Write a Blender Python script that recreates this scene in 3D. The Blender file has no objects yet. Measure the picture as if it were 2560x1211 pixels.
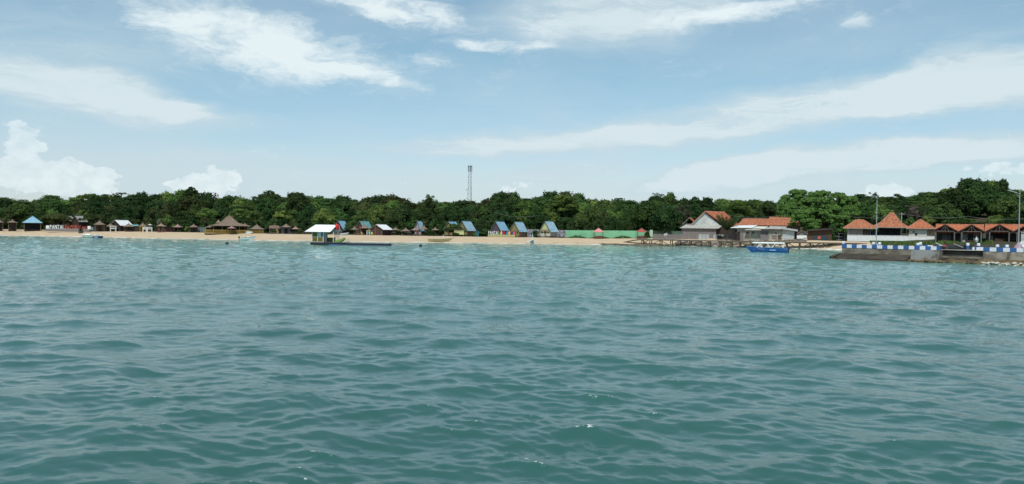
import bpy, math, random
import numpy as np
from mathutils import Vector, Matrix
R = math.radians
PI = math.pi
rnd = random.Random(7)
S = bpy.context.scene
COL = S.collection

# ------------------------------------------------------------------ camera
F, CX, CY = 2000.0, 1280.0, 605.5
HC, ROLL = 576.0, 0.0148
PITCH = math.atan((CY - HC) / F)
CAMZ = 4.0
CAMM = Matrix.Translation((0, 0, CAMZ)) @ Matrix.Rotation(PI / 2 - PITCH, 4, 'X') @ Matrix.Rotation(math.atan(ROLL), 4, 'Z')
cd = bpy.data.cameras.new('camera'); cam = bpy.data.objects.new('camera', cd); COL.objects.link(cam)
cd.sensor_width = 36; cd.lens = 36 * F / 2560; cd.clip_start = 0.5; cd.clip_end = 30000
cam.matrix_world = CAMM; S.camera = cam
S.render.resolution_x, S.render.resolution_y = 1024, 484
S.view_settings.view_transform = 'Standard'; S.view_settings.look = 'None'
S.view_settings.exposure = 0.0; S.view_settings.gamma = 1
M3 = CAMM.to_3x3()

def P(px, py, D):
    d = M3 @ Vector(((px - CX) / F, -(py - CY) / F, -1)); t = D / d.y
    return Vector((0, 0, CAMZ)) + d * t
def hor(px): return HC + ROLL * (px - CX)
def zz(px, py, D): return P(px, py, D).z

# ------------------------------------------------------------------ sun
SUN_EL, SUN_AZ = R(58), R(192)      # azimuth clockwise from +Y: high, a little behind the camera
sd = Vector((math.cos(SUN_EL) * math.sin(SUN_AZ), math.cos(SUN_EL) * math.cos(SUN_AZ), math.sin(SUN_EL)))
ld = bpy.data.lights.new('sun', 'SUN'); sun = bpy.data.objects.new('sun', ld); COL.objects.link(sun)
ld.energy = 3.2; ld.angle = R(0.6); ld.color = (1.0, 0.955, 0.88)
sun.rotation_euler = sd.to_track_quat('Z', 'Y').to_euler(); sun.location = (40, -40, 60)

# ------------------------------------------------------------------ world: sky with clouds
W = bpy.data.worlds.new('World'); S.world = W; W.use_nodes = True
nt = W.node_tree; nt.nodes.clear()
def nd(tree, t, **kw):
    n = tree.nodes.new(t)
    for k, v in kw.items(): setattr(n, k, v)
    return n
def mth(tree, op, a, b=None, clamp=False):
    n = nd(tree, 'ShaderNodeMath', operation=op, use_clamp=clamp)
    for i, v in enumerate((a, b)):
        if v is None: continue
        if isinstance(v, (int, float)): n.inputs[i].default_value = v
        else: tree.links.new(v, n.inputs[i])
    return n.outputs[0]
def vmth(tree, op, a, b=None, scale=None):
    n = nd(tree, 'ShaderNodeVectorMath', operation=op)
    for i, v in enumerate((a, b)):
        if v is None: continue
        if isinstance(v, (tuple, list)): n.inputs[i].default_value = v
        else: tree.links.new(v, n.inputs[i])
    if scale is not None: n.inputs['Scale'].default_value = scale
    return n.outputs['Value'] if op == 'LENGTH' else n.outputs[0]
def noise_n(tree, vec, scale, detail=6, rough=.55, dist=0.0, lac=2.0):
    n = nd(tree, 'ShaderNodeTexNoise'); tree.links.new(vec, n.inputs['Vector'])
    n.inputs['Scale'].default_value = scale; n.inputs['Detail'].default_value = detail
    n.inputs['Roughness'].default_value = rough; n.inputs['Distortion'].default_value = dist
    n.inputs['Lacunarity'].default_value = lac
    return n
def smooth(tree, v, a, b, lo=0.0, hi=1.0):
    n = nd(tree, 'ShaderNodeMapRange', interpolation_type='SMOOTHSTEP'); tree.links.new(v, n.inputs[0])
    for i, x in enumerate((a, b, lo, hi)): n.inputs[i + 1].default_value = x
    return n.outputs[0]
L = nt.links.new
sky = nd(nt, 'ShaderNodeTexSky', sky_type='NISHITA', sun_disc=False)
sky.sun_elevation = SUN_EL; sky.sun_rotation = SUN_AZ; sky.altitude = 0
sky.air_density = 1.0; sky.dust_density = 0.6; sky.ozone_density = 2.0
tc = nd(nt, 'ShaderNodeTexCoord')
sx = nd(nt, 'ShaderNodeSeparateXYZ'); L(tc.outputs['Generated'], sx.inputs[0])
az = mth(nt, 'ARCTAN2', sx.outputs[0], sx.outputs[1])
el = mth(nt, 'ARCSINE', sx.outputs[2])
cb = nd(nt, 'ShaderNodeCombineXYZ'); L(az, cb.inputs[0]); L(el, cb.inputs[1]); uv0 = cb.outputs[0]
# noise fields in (azimuth, elevation), stretched along the horizon
stretch = vmth(nt, 'MULTIPLY', uv0, (1.0, 2.6, 1.0))
nw = noise_n(nt, stretch, 7, 5, .6)
warp = vmth(nt, 'SCALE', vmth(nt, 'SUBTRACT', nw.outputs['Color'], (.5, .5, .5)), scale=.085)
warp = vmth(nt, 'MULTIPLY', warp, (1.6, .55, 0))
uv = vmth(nt, 'ADD', uv0, warp)
nw2 = noise_n(nt, vmth(nt, 'MULTIPLY', uv0, (1, 2.0, 1)), 24, 6, .6)
warp2 = vmth(nt, 'MULTIPLY', vmth(nt, 'SUBTRACT', nw2.outputs['Color'], (.5, .5, .5)), (.03, .016, 0))
uvt = vmth(nt, 'ADD', uv, warp2)
def dir_of(px, py):
    d = (M3 @ Vector(((px - CX) / F, -(py - CY) / F, -1))).normalized()
    return math.atan2(d.x, d.y), math.asin(d.z)
def blob(vec, px, py, rx, ry, ang, amp, inner=.2):
    a, e = dir_of(px, py)
    mp = nd(nt, 'ShaderNodeMapping', vector_type='TEXTURE'); L(vec, mp.inputs['Vector'])
    mp.inputs['Location'].default_value = (a, e, 0); mp.inputs['Rotation'].default_value = (0, 0, R(-ang))
    c = math.cos(a) ** 2
    mp.inputs['Scale'].default_value = (rx / F * (.5 + .5 * c), ry / F, 1)
    return smooth(nt, vmth(nt, 'LENGTH', mp.outputs[0]), 1.0, inner, 0, amp)
def total(lst):
    o = lst[0]
    for b in lst[1:]: o = mth(nt, 'ADD', o, b)
    return o
# broken, textured clouds
tex = total([blob(uvt, *b) for b in [
    (560, 85, 360, 120, 12, 1.0), (820, 130, 330, 85, 14, 1.1), (430, 45, 190, 40, 8, .75), (700, 155, 260, 50, 6, .7),
    (1010, 20, 260, 62, 12, 1.15), (870, 5, 220, 35, 10, .8), (1210, 122, 150, 22, 9, 1.25), (1330, 125, 90, 22, -4, .8),
    (1370, 75, 110, 60, -25, .9), (1890, 22, 380, 40, -7, 1.2), (1700, 35, 260, 42, -4, .8), (2160, 52, 62, 26, -20, .85),
    (1090, 150, 130, 24, 12, .7), (930, 185, 160, 26, 8, .65)]])
ntx = noise_n(nt, vmth(nt, 'MULTIPLY', uvt, (1, 2.4, 1)), 16, 9, .62, .4)
ntx2 = noise_n(nt, vmth(nt, 'MULTIPLY', uvt, (1, 3.0, 1)), 55, 8, .68, .6)
tn = mth(nt, 'ADD', mth(nt, 'MULTIPLY', mth(nt, 'SUBTRACT', ntx.outputs[0], .5), 2.3), mth(nt, 'MULTIPLY', mth(nt, 'SUBTRACT', ntx2.outputs[0], .5), 1.5))
texm = smooth(nt, mth(nt, 'ADD', tex, tn), .02, 1.8)
# soft sheets and streaks
soft = total([blob(uv, *b) for b in [
    (1550, 35, 470, 120, -4, .9), (150, 110, 420, 110, 5, .38), (160, 222, 480, 72, 8, .95, .3), (430, 262, 330, 40, 7, .6),
    (2020, 265, 880, 78, -7.5, 1.0, .2), (1400, 350, 640, 40, -4, .85, .15), (2450, 210, 480, 72, -13, .8), (2300, 170, 330, 26, -18, .35), (2380, 262, 400, 40, -8, .4),
    (2230, 397, 690, 52, -3, 1.3, .3), (1790, 425, 260, 44, -14, .9, .4), (1850, 440, 300, 48, -8, .8), (1400, 430, 230, 46, -9, .62), (1150, 375, 360, 30, 0, .35),
    (480, 400, 420, 22, -1, .3), (150, 420, 560, 190, 0, .3), (1950, 500, 900, 60, 0, .4), (900, 480, 900, 90, 0, .4)]])
nst = noise_n(nt, vmth(nt, 'MULTIPLY', uv, (.8, 5.0, 1)), 9, 9, .7, .5)
softm = mth(nt, 'MULTIPLY', soft, smooth(nt, nst.outputs[0], .28, .70, .52, 1.18))
# heaped clouds low over the trees
puff = total([blob(uvt, *b) for b in [
    (25, 375, 75, 85, 0, 1.3), (80, 430, 110, 60, 0, 1.2), (190, 425, 80, 50, 0, 1.3), (255, 440, 70, 40, 0, 1.2), (150, 480, 220, 40, 0, 1.1),
    (440, 462, 62, 34, 0, 1.3), (505, 450, 50, 38, 0, 1.4), (550, 455, 36, 34, 0, 1.1), (490, 480, 110, 22, 0, 1.2),
    (2240, 480, 75, 22, 0, 1.4), (2190, 485, 60, 18, 0, 1.1), (2500, 430, 90, 26, 0, .9), (1290, 470, 90, 26, -10, .7)]])
npf = noise_n(nt, vmth(nt, 'MULTIPLY', uv0, (1, 1.25, 1)), 62, 8, .58)
puffm = smooth(nt, mth(nt, 'ADD', puff, mth(nt, 'MULTIPLY', mth(nt, 'SUBTRACT', npf.outputs[0], .5), 2.6)), .42, .80)
# thin veil everywhere
nv = noise_n(nt, vmth(nt, 'MULTIPLY', uv, (1, 3.2, 1)), 3.2, 7, .55)
veil = smooth(nt, nv.outputs[0], .3, .78, .08, .44)
low = smooth(nt, el, .13, .0, 0, .2)
m1 = mth(nt, 'MAXIMUM', mth(nt, 'MULTIPLY', texm, .95), mth(nt, 'MULTIPLY', puffm, .5))
m2 = mth(nt, 'ADD', mth(nt, 'MULTIPLY', softm, 1.0), mth(nt, 'ADD', veil, low), True)
inv = mth(nt, 'MULTIPLY', mth(nt, 'SUBTRACT', 1.0, m1, True), mth(nt, 'SUBTRACT', 1.0, m2, True))
mask = mth(nt, 'SUBTRACT', 1.0, inv, True)
# heap shading: brightness follows the cloud's own billows
ccol = nd(nt, 'ShaderNodeMix', data_type='RGBA')
L(mth(nt, 'MAXIMUM', mth(nt, 'MAXIMUM', texm, mth(nt, 'MULTIPLY', smooth(nt, softm, .45, 1.1), .42)), mth(nt, 'MULTIPLY', puffm, smooth(nt, npf.outputs[0], .35, .7, .5, 1.0))), ccol.inputs[0])
ccol.inputs[6].default_value = (.58, .71, .775, 1); ccol.inputs[7].default_value = (.80, .90, .93, 1)
bgs = nd(nt, 'ShaderNodeBackground'); bgs.inputs['Strength'].default_value = .1
tint = nd(nt, 'ShaderNodeMix', data_type='RGBA', blend_type='MULTIPLY'); tint.inputs[0].default_value = 1
L(sky.outputs[0], tint.inputs[6]); tcol = nd(nt, 'ShaderNodeMix', data_type='RGBA'); L(smooth(nt, el, .02, .22), tcol.inputs[0])      # tropical air: bluer low down, more cyan above
tcol.inputs[6].default_value = (1.14, 1.16, 1.24, 1); tcol.inputs[7].default_value = (1.10, 1.30, 1.19, 1); L(tcol.outputs[2], tint.inputs[7])
L(tint.outputs[2], bgs.inputs['Color'])
bgc = nd(nt, 'ShaderNodeBackground'); L(ccol.outputs[2], bgc.inputs['Color']); bgc.inputs['Strength'].default_value = 1.0
mxs = nd(nt, 'ShaderNodeMixShader'); L(mask, mxs.inputs[0]); L(bgs.outputs[0], mxs.inputs[1]); L(bgc.outputs[0], mxs.inputs[2])
wo = nd(nt, 'ShaderNodeOutputWorld'); L(mxs.outputs[0], wo.inputs[0])
W.cycles.sampling_method = 'MANUAL'; W.cycles.sample_map_resolution = 512

# ------------------------------------------------------------------ materials
MATS = {}
def mat(name, c1, c2=None, rough=.8, scale=2.0, detail=5, st=(1, 1, 1), bump=0.0, metal=0.0, lo=.35, hi=.65, wave=None, spec=.4):
    if name in MATS: return MATS[name]
    m = bpy.data.materials.new(name); m.use_nodes = True; t = m.node_tree
    b = t.nodes['Principled BSDF']; b.inputs['Roughness'].default_value = rough; b.inputs['Metallic'].default_value = metal
    b.inputs['Specular IOR Level'].default_value = spec
    if c2 is None: c2 = tuple(x * .72 for x in c1)
    co = nd(t, 'ShaderNodeTexCoord')
    v = vmth(t, 'MULTIPLY', co.outputs['Object'], st)
    n = noise_n(t, v, scale, detail, .6)
    f = smooth(t, n.outputs[0], lo, hi)
    mx = nd(t, 'ShaderNodeMix', data_type='RGBA'); t.links.new(f, mx.inputs[0])
    mx.inputs[6].default_value = (*c1, 1); mx.inputs[7].default_value = (*c2, 1)
    out = mx.outputs[2]; hgt = n.outputs[0]
    if wave:                       # (direction, scale, darker factor): ribs, courses or board joints
        w = nd(t, 'ShaderNodeTexWave', bands_direction=wave[0]); t.links.new(co.outputs['Object'], w.inputs['Vector'])
        w.inputs['Scale'].default_value = wave[1]; w.inputs['Distortion'].default_value = .4; w.inputs['Detail'].default_value = 1
        mw = nd(t, 'ShaderNodeMix', data_type='RGBA', blend_type='MULTIPLY')
        t.links.new(smooth(t, w.outputs['Fac'], .0, .55, 1.0, 0.0), mw.inputs[0]); t.links.new(out, mw.inputs[6])
        mw.inputs[7].default_value = (wave[2],) * 3 + (1,); out = mw.outputs[2]; hgt = w.outputs['Fac']
    t.links.new(out, b.inputs['Base Color'])
    if bump:
        bp = nd(t, 'ShaderNodeBump'); bp.inputs['Strength'].default_value = bump; bp.inputs['Distance'].default_value = .05
        t.links.new(hgt, bp.inputs['Height']); t.links.new(bp.outputs[0], b.inputs['Normal'])
    MATS[name] = m; return m

thatch = mat('thatch', (.26, .20, .15), (.12, .09, .065), 1, 3, 6, (1, 1, 4), .5)
thatch_pale = mat('thatch pale', (.33, .26, .19), (.16, .12, .085), 1, 3, 6, (1, 1, 4), .5)
thatch_pink = mat('thatch pink', (.36, .24, .21), (.2, .13, .11), 1, 3, 6, (1, 1, 4), .5)
pole_m = mat('weathered pole', (.27, .22, .17), (.15, .12, .09), .9, 5)
wood_dark = mat('dark timber', (.065, .045, .035), (.03, .022, .018), .9, 3, 4, (4, 4, 1), 0, wave=('X', 3, .6))
wood_brown = mat('brown boards', (.15, .085, .055), (.08, .045, .03), .85, 3, 4, (4, 4, 1), 0, wave=('X', 3, .6))
wood_grey = mat('grey weathered boards', (.27, .25, .25), (.17, .155, .155), .9, 2.2, 5, (3, 3, 1), .2, wave=('X', 2.6, .66))
wood_red = mat('red brown boards', (.19, .06, .045), (.11, .035, .03), .8, 3, 4, (4, 4, 1), 0, wave=('X', 3, .6))
jetty_wood = mat('jetty timber', (.15, .115, .075), (.065, .048, .032), .9, 3, 5, (1, 1, 2), .3)
jetty_deck = mat('jetty deck boards', (.25, .23, .21), (.14, .12, .11), .9, 2, 5, (1, 1, 1), .2, wave=('X', 4, .7))
bamboo = mat('yellow bamboo', (.45, .33, .07), (.27, .18, .04), .6, 6)
blue_roof = mat('pale blue metal roof', (.20, .43, .56), (.30, .49, .60), .45, .7, 4, (3, 3, .4), .15, .1, wave=('Y', 1.6, .8))
blue_roof2 = mat('streaked blue metal roof', (.17, .40, .53), (.48, .58, .64), .45, .9, 4, (3, 2.5, .3), .15, .1, wave=('Y', 1.6, .8))
teal_roof = mat('faded teal roof', (.20, .42, .42), (.12, .26, .26), .6, 2)
white_roof = mat('white metal roof', (.80, .82, .82), (.72, .75, .75), .5, 1, 4, (1, 1, 1), .1, wave=('X', 1.5, .9))
grey_roof = mat('old grey sheet roof', (.46, .46, .43), (.34, .33, .30), .7, 1.2, 5, (2, .6, 1), .1, wave=('X', 1.5, .85))
terra = mat('terracotta tiles', (.50, .165, .075), (.29, .095, .048), .85, 1.7, 8, (1, 1, 1), .4, wave=('Z', 1.6, .72), lo=.4, hi=.66)
terra_w = mat('weathered terracotta tiles', (.50, .18, .085), (.20, .085, .052), .85, 2.2, 9, (1, 1, 1), .4, wave=('Z', 1.6, .7), lo=.42, hi=.64)
ridge_m = mat('ridge tiles', (.55, .28, .17), (.36, .16, .1), .9, 3)
white_paint = mat('white paint', (.82, .83, .80), (.70, .73, .71), .6, 1.2)
off_white = mat('stained white render', (.60, .61, .57), (.42, .45, .43), .85, .55, 6)
cream = mat('cream render', (.68, .66, .56), (.55, .54, .46), .85, .8)
tan_wall = mat('tan render', (.38, .33, .27), (.27, .23, .18), .9, .8, 6)
olive_wall = mat('grey green render', (.36, .37, .31), (.24, .24, .2), .9, .8, 6)
grey_wall = mat('pale grey panel', (.42, .47, .47), (.34, .38, .38), .8, .7)
green_wall = mat('mint green wall', (.21, .50, .29), (.15, .37, .22), .85, .35, 7, (1, 1, 1), .1, lo=.45, hi=.72)
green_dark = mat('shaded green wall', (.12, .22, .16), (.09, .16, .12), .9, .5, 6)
graffiti = mat('mural wall', (.40, .38, .44), (.13, .14, .17), .9, 1.3, 9, (1, 1, 1.4), 0, lo=.44, hi=.56)
red_plastic = mat('red plastic', (.62, .03, .025), (.5, .02, .02), .4, 2)
blue_paint = mat('blue paint', (.03, .135, .42), (.025, .1, .3), .45, 1.4)
blue_kerb = mat('blue kerb paint', (.035, .13, .40), (.045, .11, .27), .7, 1.6, 6)
white_kerb = mat('white kerb paint', (.72, .76, .78), (.52, .56, .57), .75, 2, 7, lo=.5, hi=.8)
black_m = mat('black rubber', (.012, .014, .018), (.02, .02, .022), .6, 2)
dark_in = mat('dark interior shade and panels', (.03, .03, .034), (.018, .018, .02), .9, 1)  # near black: interior shade put into the colour, shared with plain dark panels
steel = mat('galvanised steel', (.42, .45, .47), (.33, .36, .38), .5, 2, 4, (1, 1, 1), 0, .3)
glass_m = mat('dark glass', (.03, .045, .05), (.02, .03, .035), .12, 1, spec=.6)
foam_m = mat('white foam', (.85, .87, .86), (.7, .74, .74), .9, 3)
yellow_m = mat('yellow paint', (.55, .42, .10), (.4, .3, .08), .6, 3)
lime_m = mat('lime panel', (.58, .62, .28), (.48, .52, .24), .7, 2, wave=('X', 3, .88))
pink_roof = mat('pink sheet roof', (.66, .27, .27), (.52, .2, .2), .6, 2)
red_roof = mat('red sheet roof', (.42, .09, .06), (.3, .06, .045), .6, 2)
def flat(name, c, rough=.6): return mat(name, c, tuple(x * .85 for x in c), rough, 2)

# ------------------------------------------------------------------ mesh builder
class MB:
    def __init__(s): s.v = []; s.f = []; s.mi = []; s.cur = 0
    def add(s, vs, fs):
        o = len(s.v); s.v += [tuple(x) for x in vs]; s.f += [tuple(i + o for i in f) for f in fs]; s.mi += [s.cur] * len(fs); return s
    def box(s, x0, x1, y0, y1, z0, z1):
        v = [(x, y, z) for z in (z0, z1) for y in (y0, y1) for x in (x0, x1)]
        return s.add(v, [(0, 2, 3, 1), (4, 5, 7, 6), (0, 1, 5, 4), (2, 6, 7, 3), (0, 4, 6, 2), (1, 3, 7, 5)])
    def slab(s, a, b, c, d, t):
        a, b, c, d = map(Vector, (a, b, c, d)); n = (b - a).cross(c - a).normalized() * t
        v = [a, b, c, d, a - n, b - n, c - n, d - n]
        return s.add(v, [(0, 1, 2, 3), (7, 6, 5, 4), (0, 4, 5, 1), (1, 5, 6, 2), (2, 6, 7, 3), (3, 7, 4, 0)])
    def tri(s, a, b, c, t):
        a, b, c = map(Vector, (a, b, c)); n = (b - a).cross(c - a).normalized() * t
        return s.add([a, b, c, a - n, b - n, c - n], [(0, 1, 2), (5, 4, 3), (0, 3, 4, 1), (1, 4, 5, 2), (2, 5, 3, 0)])
    def tube(s, a, b, r, r2=None, n=6):
        a, b = Vector(a), Vector(b); d = (b - a).normalized(); r2 = r if r2 is None else r2
        u = d.orthogonal().normalized(); w = d.cross(u)
        vs = [p + (u * math.cos(2 * PI * i / n) + w * math.sin(2 * PI * i / n)) * q for p, q in ((a, r), (b, r2)) for i in range(n)]
        fs = [(i, (i + 1) % n, n + (i + 1) % n, n + i) for i in range(n)] + [tuple(range(n))[::-1], tuple(range(n, 2 * n))]
        return s.add(vs, fs)
    def rings(s, rings, cap=True):                # list of rings of equal length
        n = len(rings[0]); vs = [p for r in rings for p in r]; fs = []
        for k in range(len(rings) - 1):
            for i in range(n):
                j = (i + 1) % n; fs.append((k * n + i, k * n + j, (k + 1) * n + j, (k + 1) * n + i))
        if cap: fs += [tuple(range(n))[::-1], tuple(range((len(rings) - 1) * n, len(rings) * n))]
        return s.add(vs, fs)
    def lathe(s, prof, n=12, c=(0, 0), jit=0, seed=0, sx=1, sy=1, ph=0):
        q = random.Random(seed); rs = []
        for r, z in prof:
            rs.append([(c[0] + sx * r * math.cos(2 * PI * (i + ph) / n) * (1 + q.uniform(-jit, jit)), c[1] + sy * r * math.sin(2 * PI * (i + ph) / n) * (1 + q.uniform(-jit, jit)), z + (q.uniform(-jit, jit) * r * .5)) for i in range(n)])
        return s.rings(rs)
    def prism(s, pts, y0, y1):                    # outline in x,z pushed along y
        n = len(pts); vs = [(x, y0, z) for x, z in pts] + [(x, y1, z) for x, z in pts]
        return s.add(vs, [tuple(range(n)), tuple(range(2 * n - 1, n - 1, -1))] + [(i, n + i, n + (i + 1) % n, (i + 1) % n) for i in range(n)])
    def build(s, name, m, parent=None, smooth=False, loc=None):
        me = bpy.data.meshes.new(name); me.from_pydata(s.v, [], s.f); me.update()
        for mm in (m if isinstance(m, (list, tuple)) else [m]): me.materials.append(mm)
        if isinstance(m, (list, tuple)): me.polygons.foreach_set('material_index', s.mi)
        if smooth: me.polygons.foreach_set('use_smooth', [True] * len(me.polygons))
        import bmesh
        bm = bmesh.new(); bm.from_mesh(me); bmesh.ops.recalc_face_normals(bm, faces=bm.faces); bm.to_mesh(me); bm.free()
        o = bpy.data.objects.new(name, me); COL.objects.link(o)
        if parent: o.parent = parent
        if loc is not None: o.location = loc
        return o
def tag(o, label=None, cat=None, group=None, kind=None):
    for k, v in (('label', label), ('category', cat), ('group', group), ('kind', kind)):
        if v: o[k] = v
    return o
def thing(name, label, cat, loc=(0, 0, 0), rz=0.0, group=None):
    o = bpy.data.objects.new(name, None); o.empty_display_size = .3; COL.objects.link(o)
    o.location = loc; o.rotation_euler = (0, 0, rz); return tag(o, label, cat, group)
def box(name, m, parent, *a): return MB().box(*a).build(name, m, parent)

# ------------------------------------------------------------------ ground
SHX = [-900, -170, -150, -115, -73, -9, 26, 36, 46, 62, 76, 85, 92, 99, 112, 130, 900]
SHY = [300, 252, 250, 240, 229, 237, 240, 237, 238, 236, 226, 216, 208, 196, 178, 160, 150]
def shore(X): return np.interp(X, SHX, SHY) + 1.0 * np.sin(np.asarray(X) * .19) * .6 + .5 * np.sin(np.asarray(X) * .53 + 1)
def ground(X, Y):
    X = np.asarray(X, float); Y = np.asarray(Y, float); s = Y - shore(X)
    top = np.interp(X, [30, 55], [1.68, 2.3]); wid = np.interp(X, [30, 60, 95], [25, 17, 9])
    t = np.clip(s / wid, 0, 1); h = top * (t * (1.35 - .35 * t * t)) / 1.0
    h = np.where(s < 0, np.maximum(s * .07, -4), h)
    hill = np.interp(X, [-150, 40, 110, 170], [.030, .030, .06, .10])
    h = h + np.minimum(np.clip(s - 42, 0, None) * hill, np.interp(X / np.maximum(Y, 1), [.42, .5], [9, 19])) + np.clip(s - 400, 0, None) * .01
    return h
def gz(X, Y): return float(ground(X, Y))
def base(px, D, dz=0.0):
    z = 1.7
    for _ in range(4):
        py = hor(px) + (CAMZ - z) * F / D; p = P(px, py, D); z = gz(p.x, D)
    return Vector((p.x, D, z + dz))
def sand_mesh():
    xs = np.concatenate([[-9000, -4000, -2000, -900, -600, -400, -300], np.arange(-240, 240, 1.5), [300, 400, 600, 900, 2000, 4000, 9000]])
    ys = np.concatenate([[100, 130, 150, 165, 180, 190], np.arange(198, 300, .8), [310, 325, 345, 370, 400, 450, 520, 700, 1000, 2000, 5000, 12000]])
    X, Y = np.meshgrid(xs, ys); Z = ground(X, Y)
    q = np.random.RandomState(3); s = Y - shore(X)
    on = (s > 1) & (s < 60) & (np.abs(X) < 240)
    Z = Z + on * (.05 * np.sin(X * .7 + Y * .9) * np.sin(Y * 1.3 - X * .21) + q.uniform(-.02, .02, X.shape))
    n, m_ = X.shape; v = np.stack([X, Y, Z], -1).reshape(-1, 3)
    i = np.arange(n * m_).reshape(n, m_); f = np.stack([i[:-1, :-1], i[:-1, 1:], i[1:, 1:], i[1:, :-1]], -1).reshape(-1, 4)
    me = bpy.data.meshes.new('ground'); me.from_pydata(v.tolist(), [], f.tolist())
    a = me.attributes.new('inland', 'FLOAT', 'POINT'); a.data.foreach_set('value', (s + np.clip(X - 91, 0, 8) * 5).reshape(-1).astype(np.float32))
    me.polygons.foreach_set('use_smooth', [True] * len(me.polygons))
    o = bpy.data.objects.new('ground', me); COL.objects.link(o); tag(o, kind='structure')
    m = bpy.data.materials.new('sand and soil'); m.use_nodes = True; t = m.node_tree; b = t.nodes['Principled BSDF']
    at = nd(t, 'ShaderNodeAttribute', attribute_name='inland'); co = nd(t, 'ShaderNodeTexCoord')
    n1 = noise_n(t, vmth(t, 'MULTIPLY', co.outputs['Object'], (.5, 1, 1)), .6, 8, .65); n2 = noise_n(t, co.outputs['Object'], .12, 5, .6)
    sandc = nd(t, 'ShaderNodeMix', data_type='RGBA'); t.links.new(smooth(t, n1.outputs[0], .35, .7), sandc.inputs[0])
    sandc.inputs[6].default_value = (.57, .445, .298, 1); sandc.inputs[7].default_value = (.47, .365, .245, 1)
    wet = nd(t, 'ShaderNodeMix', data_type='RGBA')
    t.links.new(smooth(t, mth(t, 'ADD', at.outputs['Fac'], mth(t, 'MULTIPLY', n1.outputs[0], 3)), 3.6, 1.6), wet.inputs[0])
    t.links.new(sandc.outputs[2], wet.inputs[6]); wet.inputs[7].default_value = (.31, .245, .165, 1)
    soil = nd(t, 'ShaderNodeMix', data_type='RGBA'); t.links.new(smooth(t, mth(t, 'ADD', at.outputs['Fac'], mth(t, 'MULTIPLY', n2.outputs[0], 5)), 29.5, 32), soil.inputs[0])
    t.links.new(wet.outputs[2], soil.inputs[6]); soil.inputs[7].default_value = (.06, .055, .035, 1)
    n3 = noise_n(t, vmth(t, 'MULTIPLY', co.outputs['Object'], (.12, .4, 1)), 1.2, 5, .6); sv = mth(t, 'ADD', at.outputs['Fac'], mth(t, 'MULTIPLY', mth(t, 'SUBTRACT', n3.outputs[0], .5), 3.0))
    surf = mth(t, 'MULTIPLY', mth(t, 'MULTIPLY', smooth(t, sv, -1.2, -.1), smooth(t, sv, 1.3, .5)), smooth(t, n1.outputs[0], .38, .52, .15, .95))
    sf = nd(t, 'ShaderNodeMix', data_type='RGBA'); t.links.new(surf, sf.inputs[0]); t.links.new(soil.outputs[2], sf.inputs[6]); sf.inputs[7].default_value = (.72, .72, .66, 1)
    t.links.new(sf.outputs[2], b.inputs['Base Color']); b.inputs['Roughness'].default_value = .95; b.inputs['Specular IOR Level'].default_value = .1
    bp = nd(t, 'ShaderNodeBump'); bp.inputs['Strength'].default_value = .5; bp.inputs['Distance'].default_value = .12
    t.links.new(n1.outputs[0], bp.inputs['Height']); t.links.new(bp.outputs[0], b.inputs['Normal']); me.materials.append(m)
sand_mesh()

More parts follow.
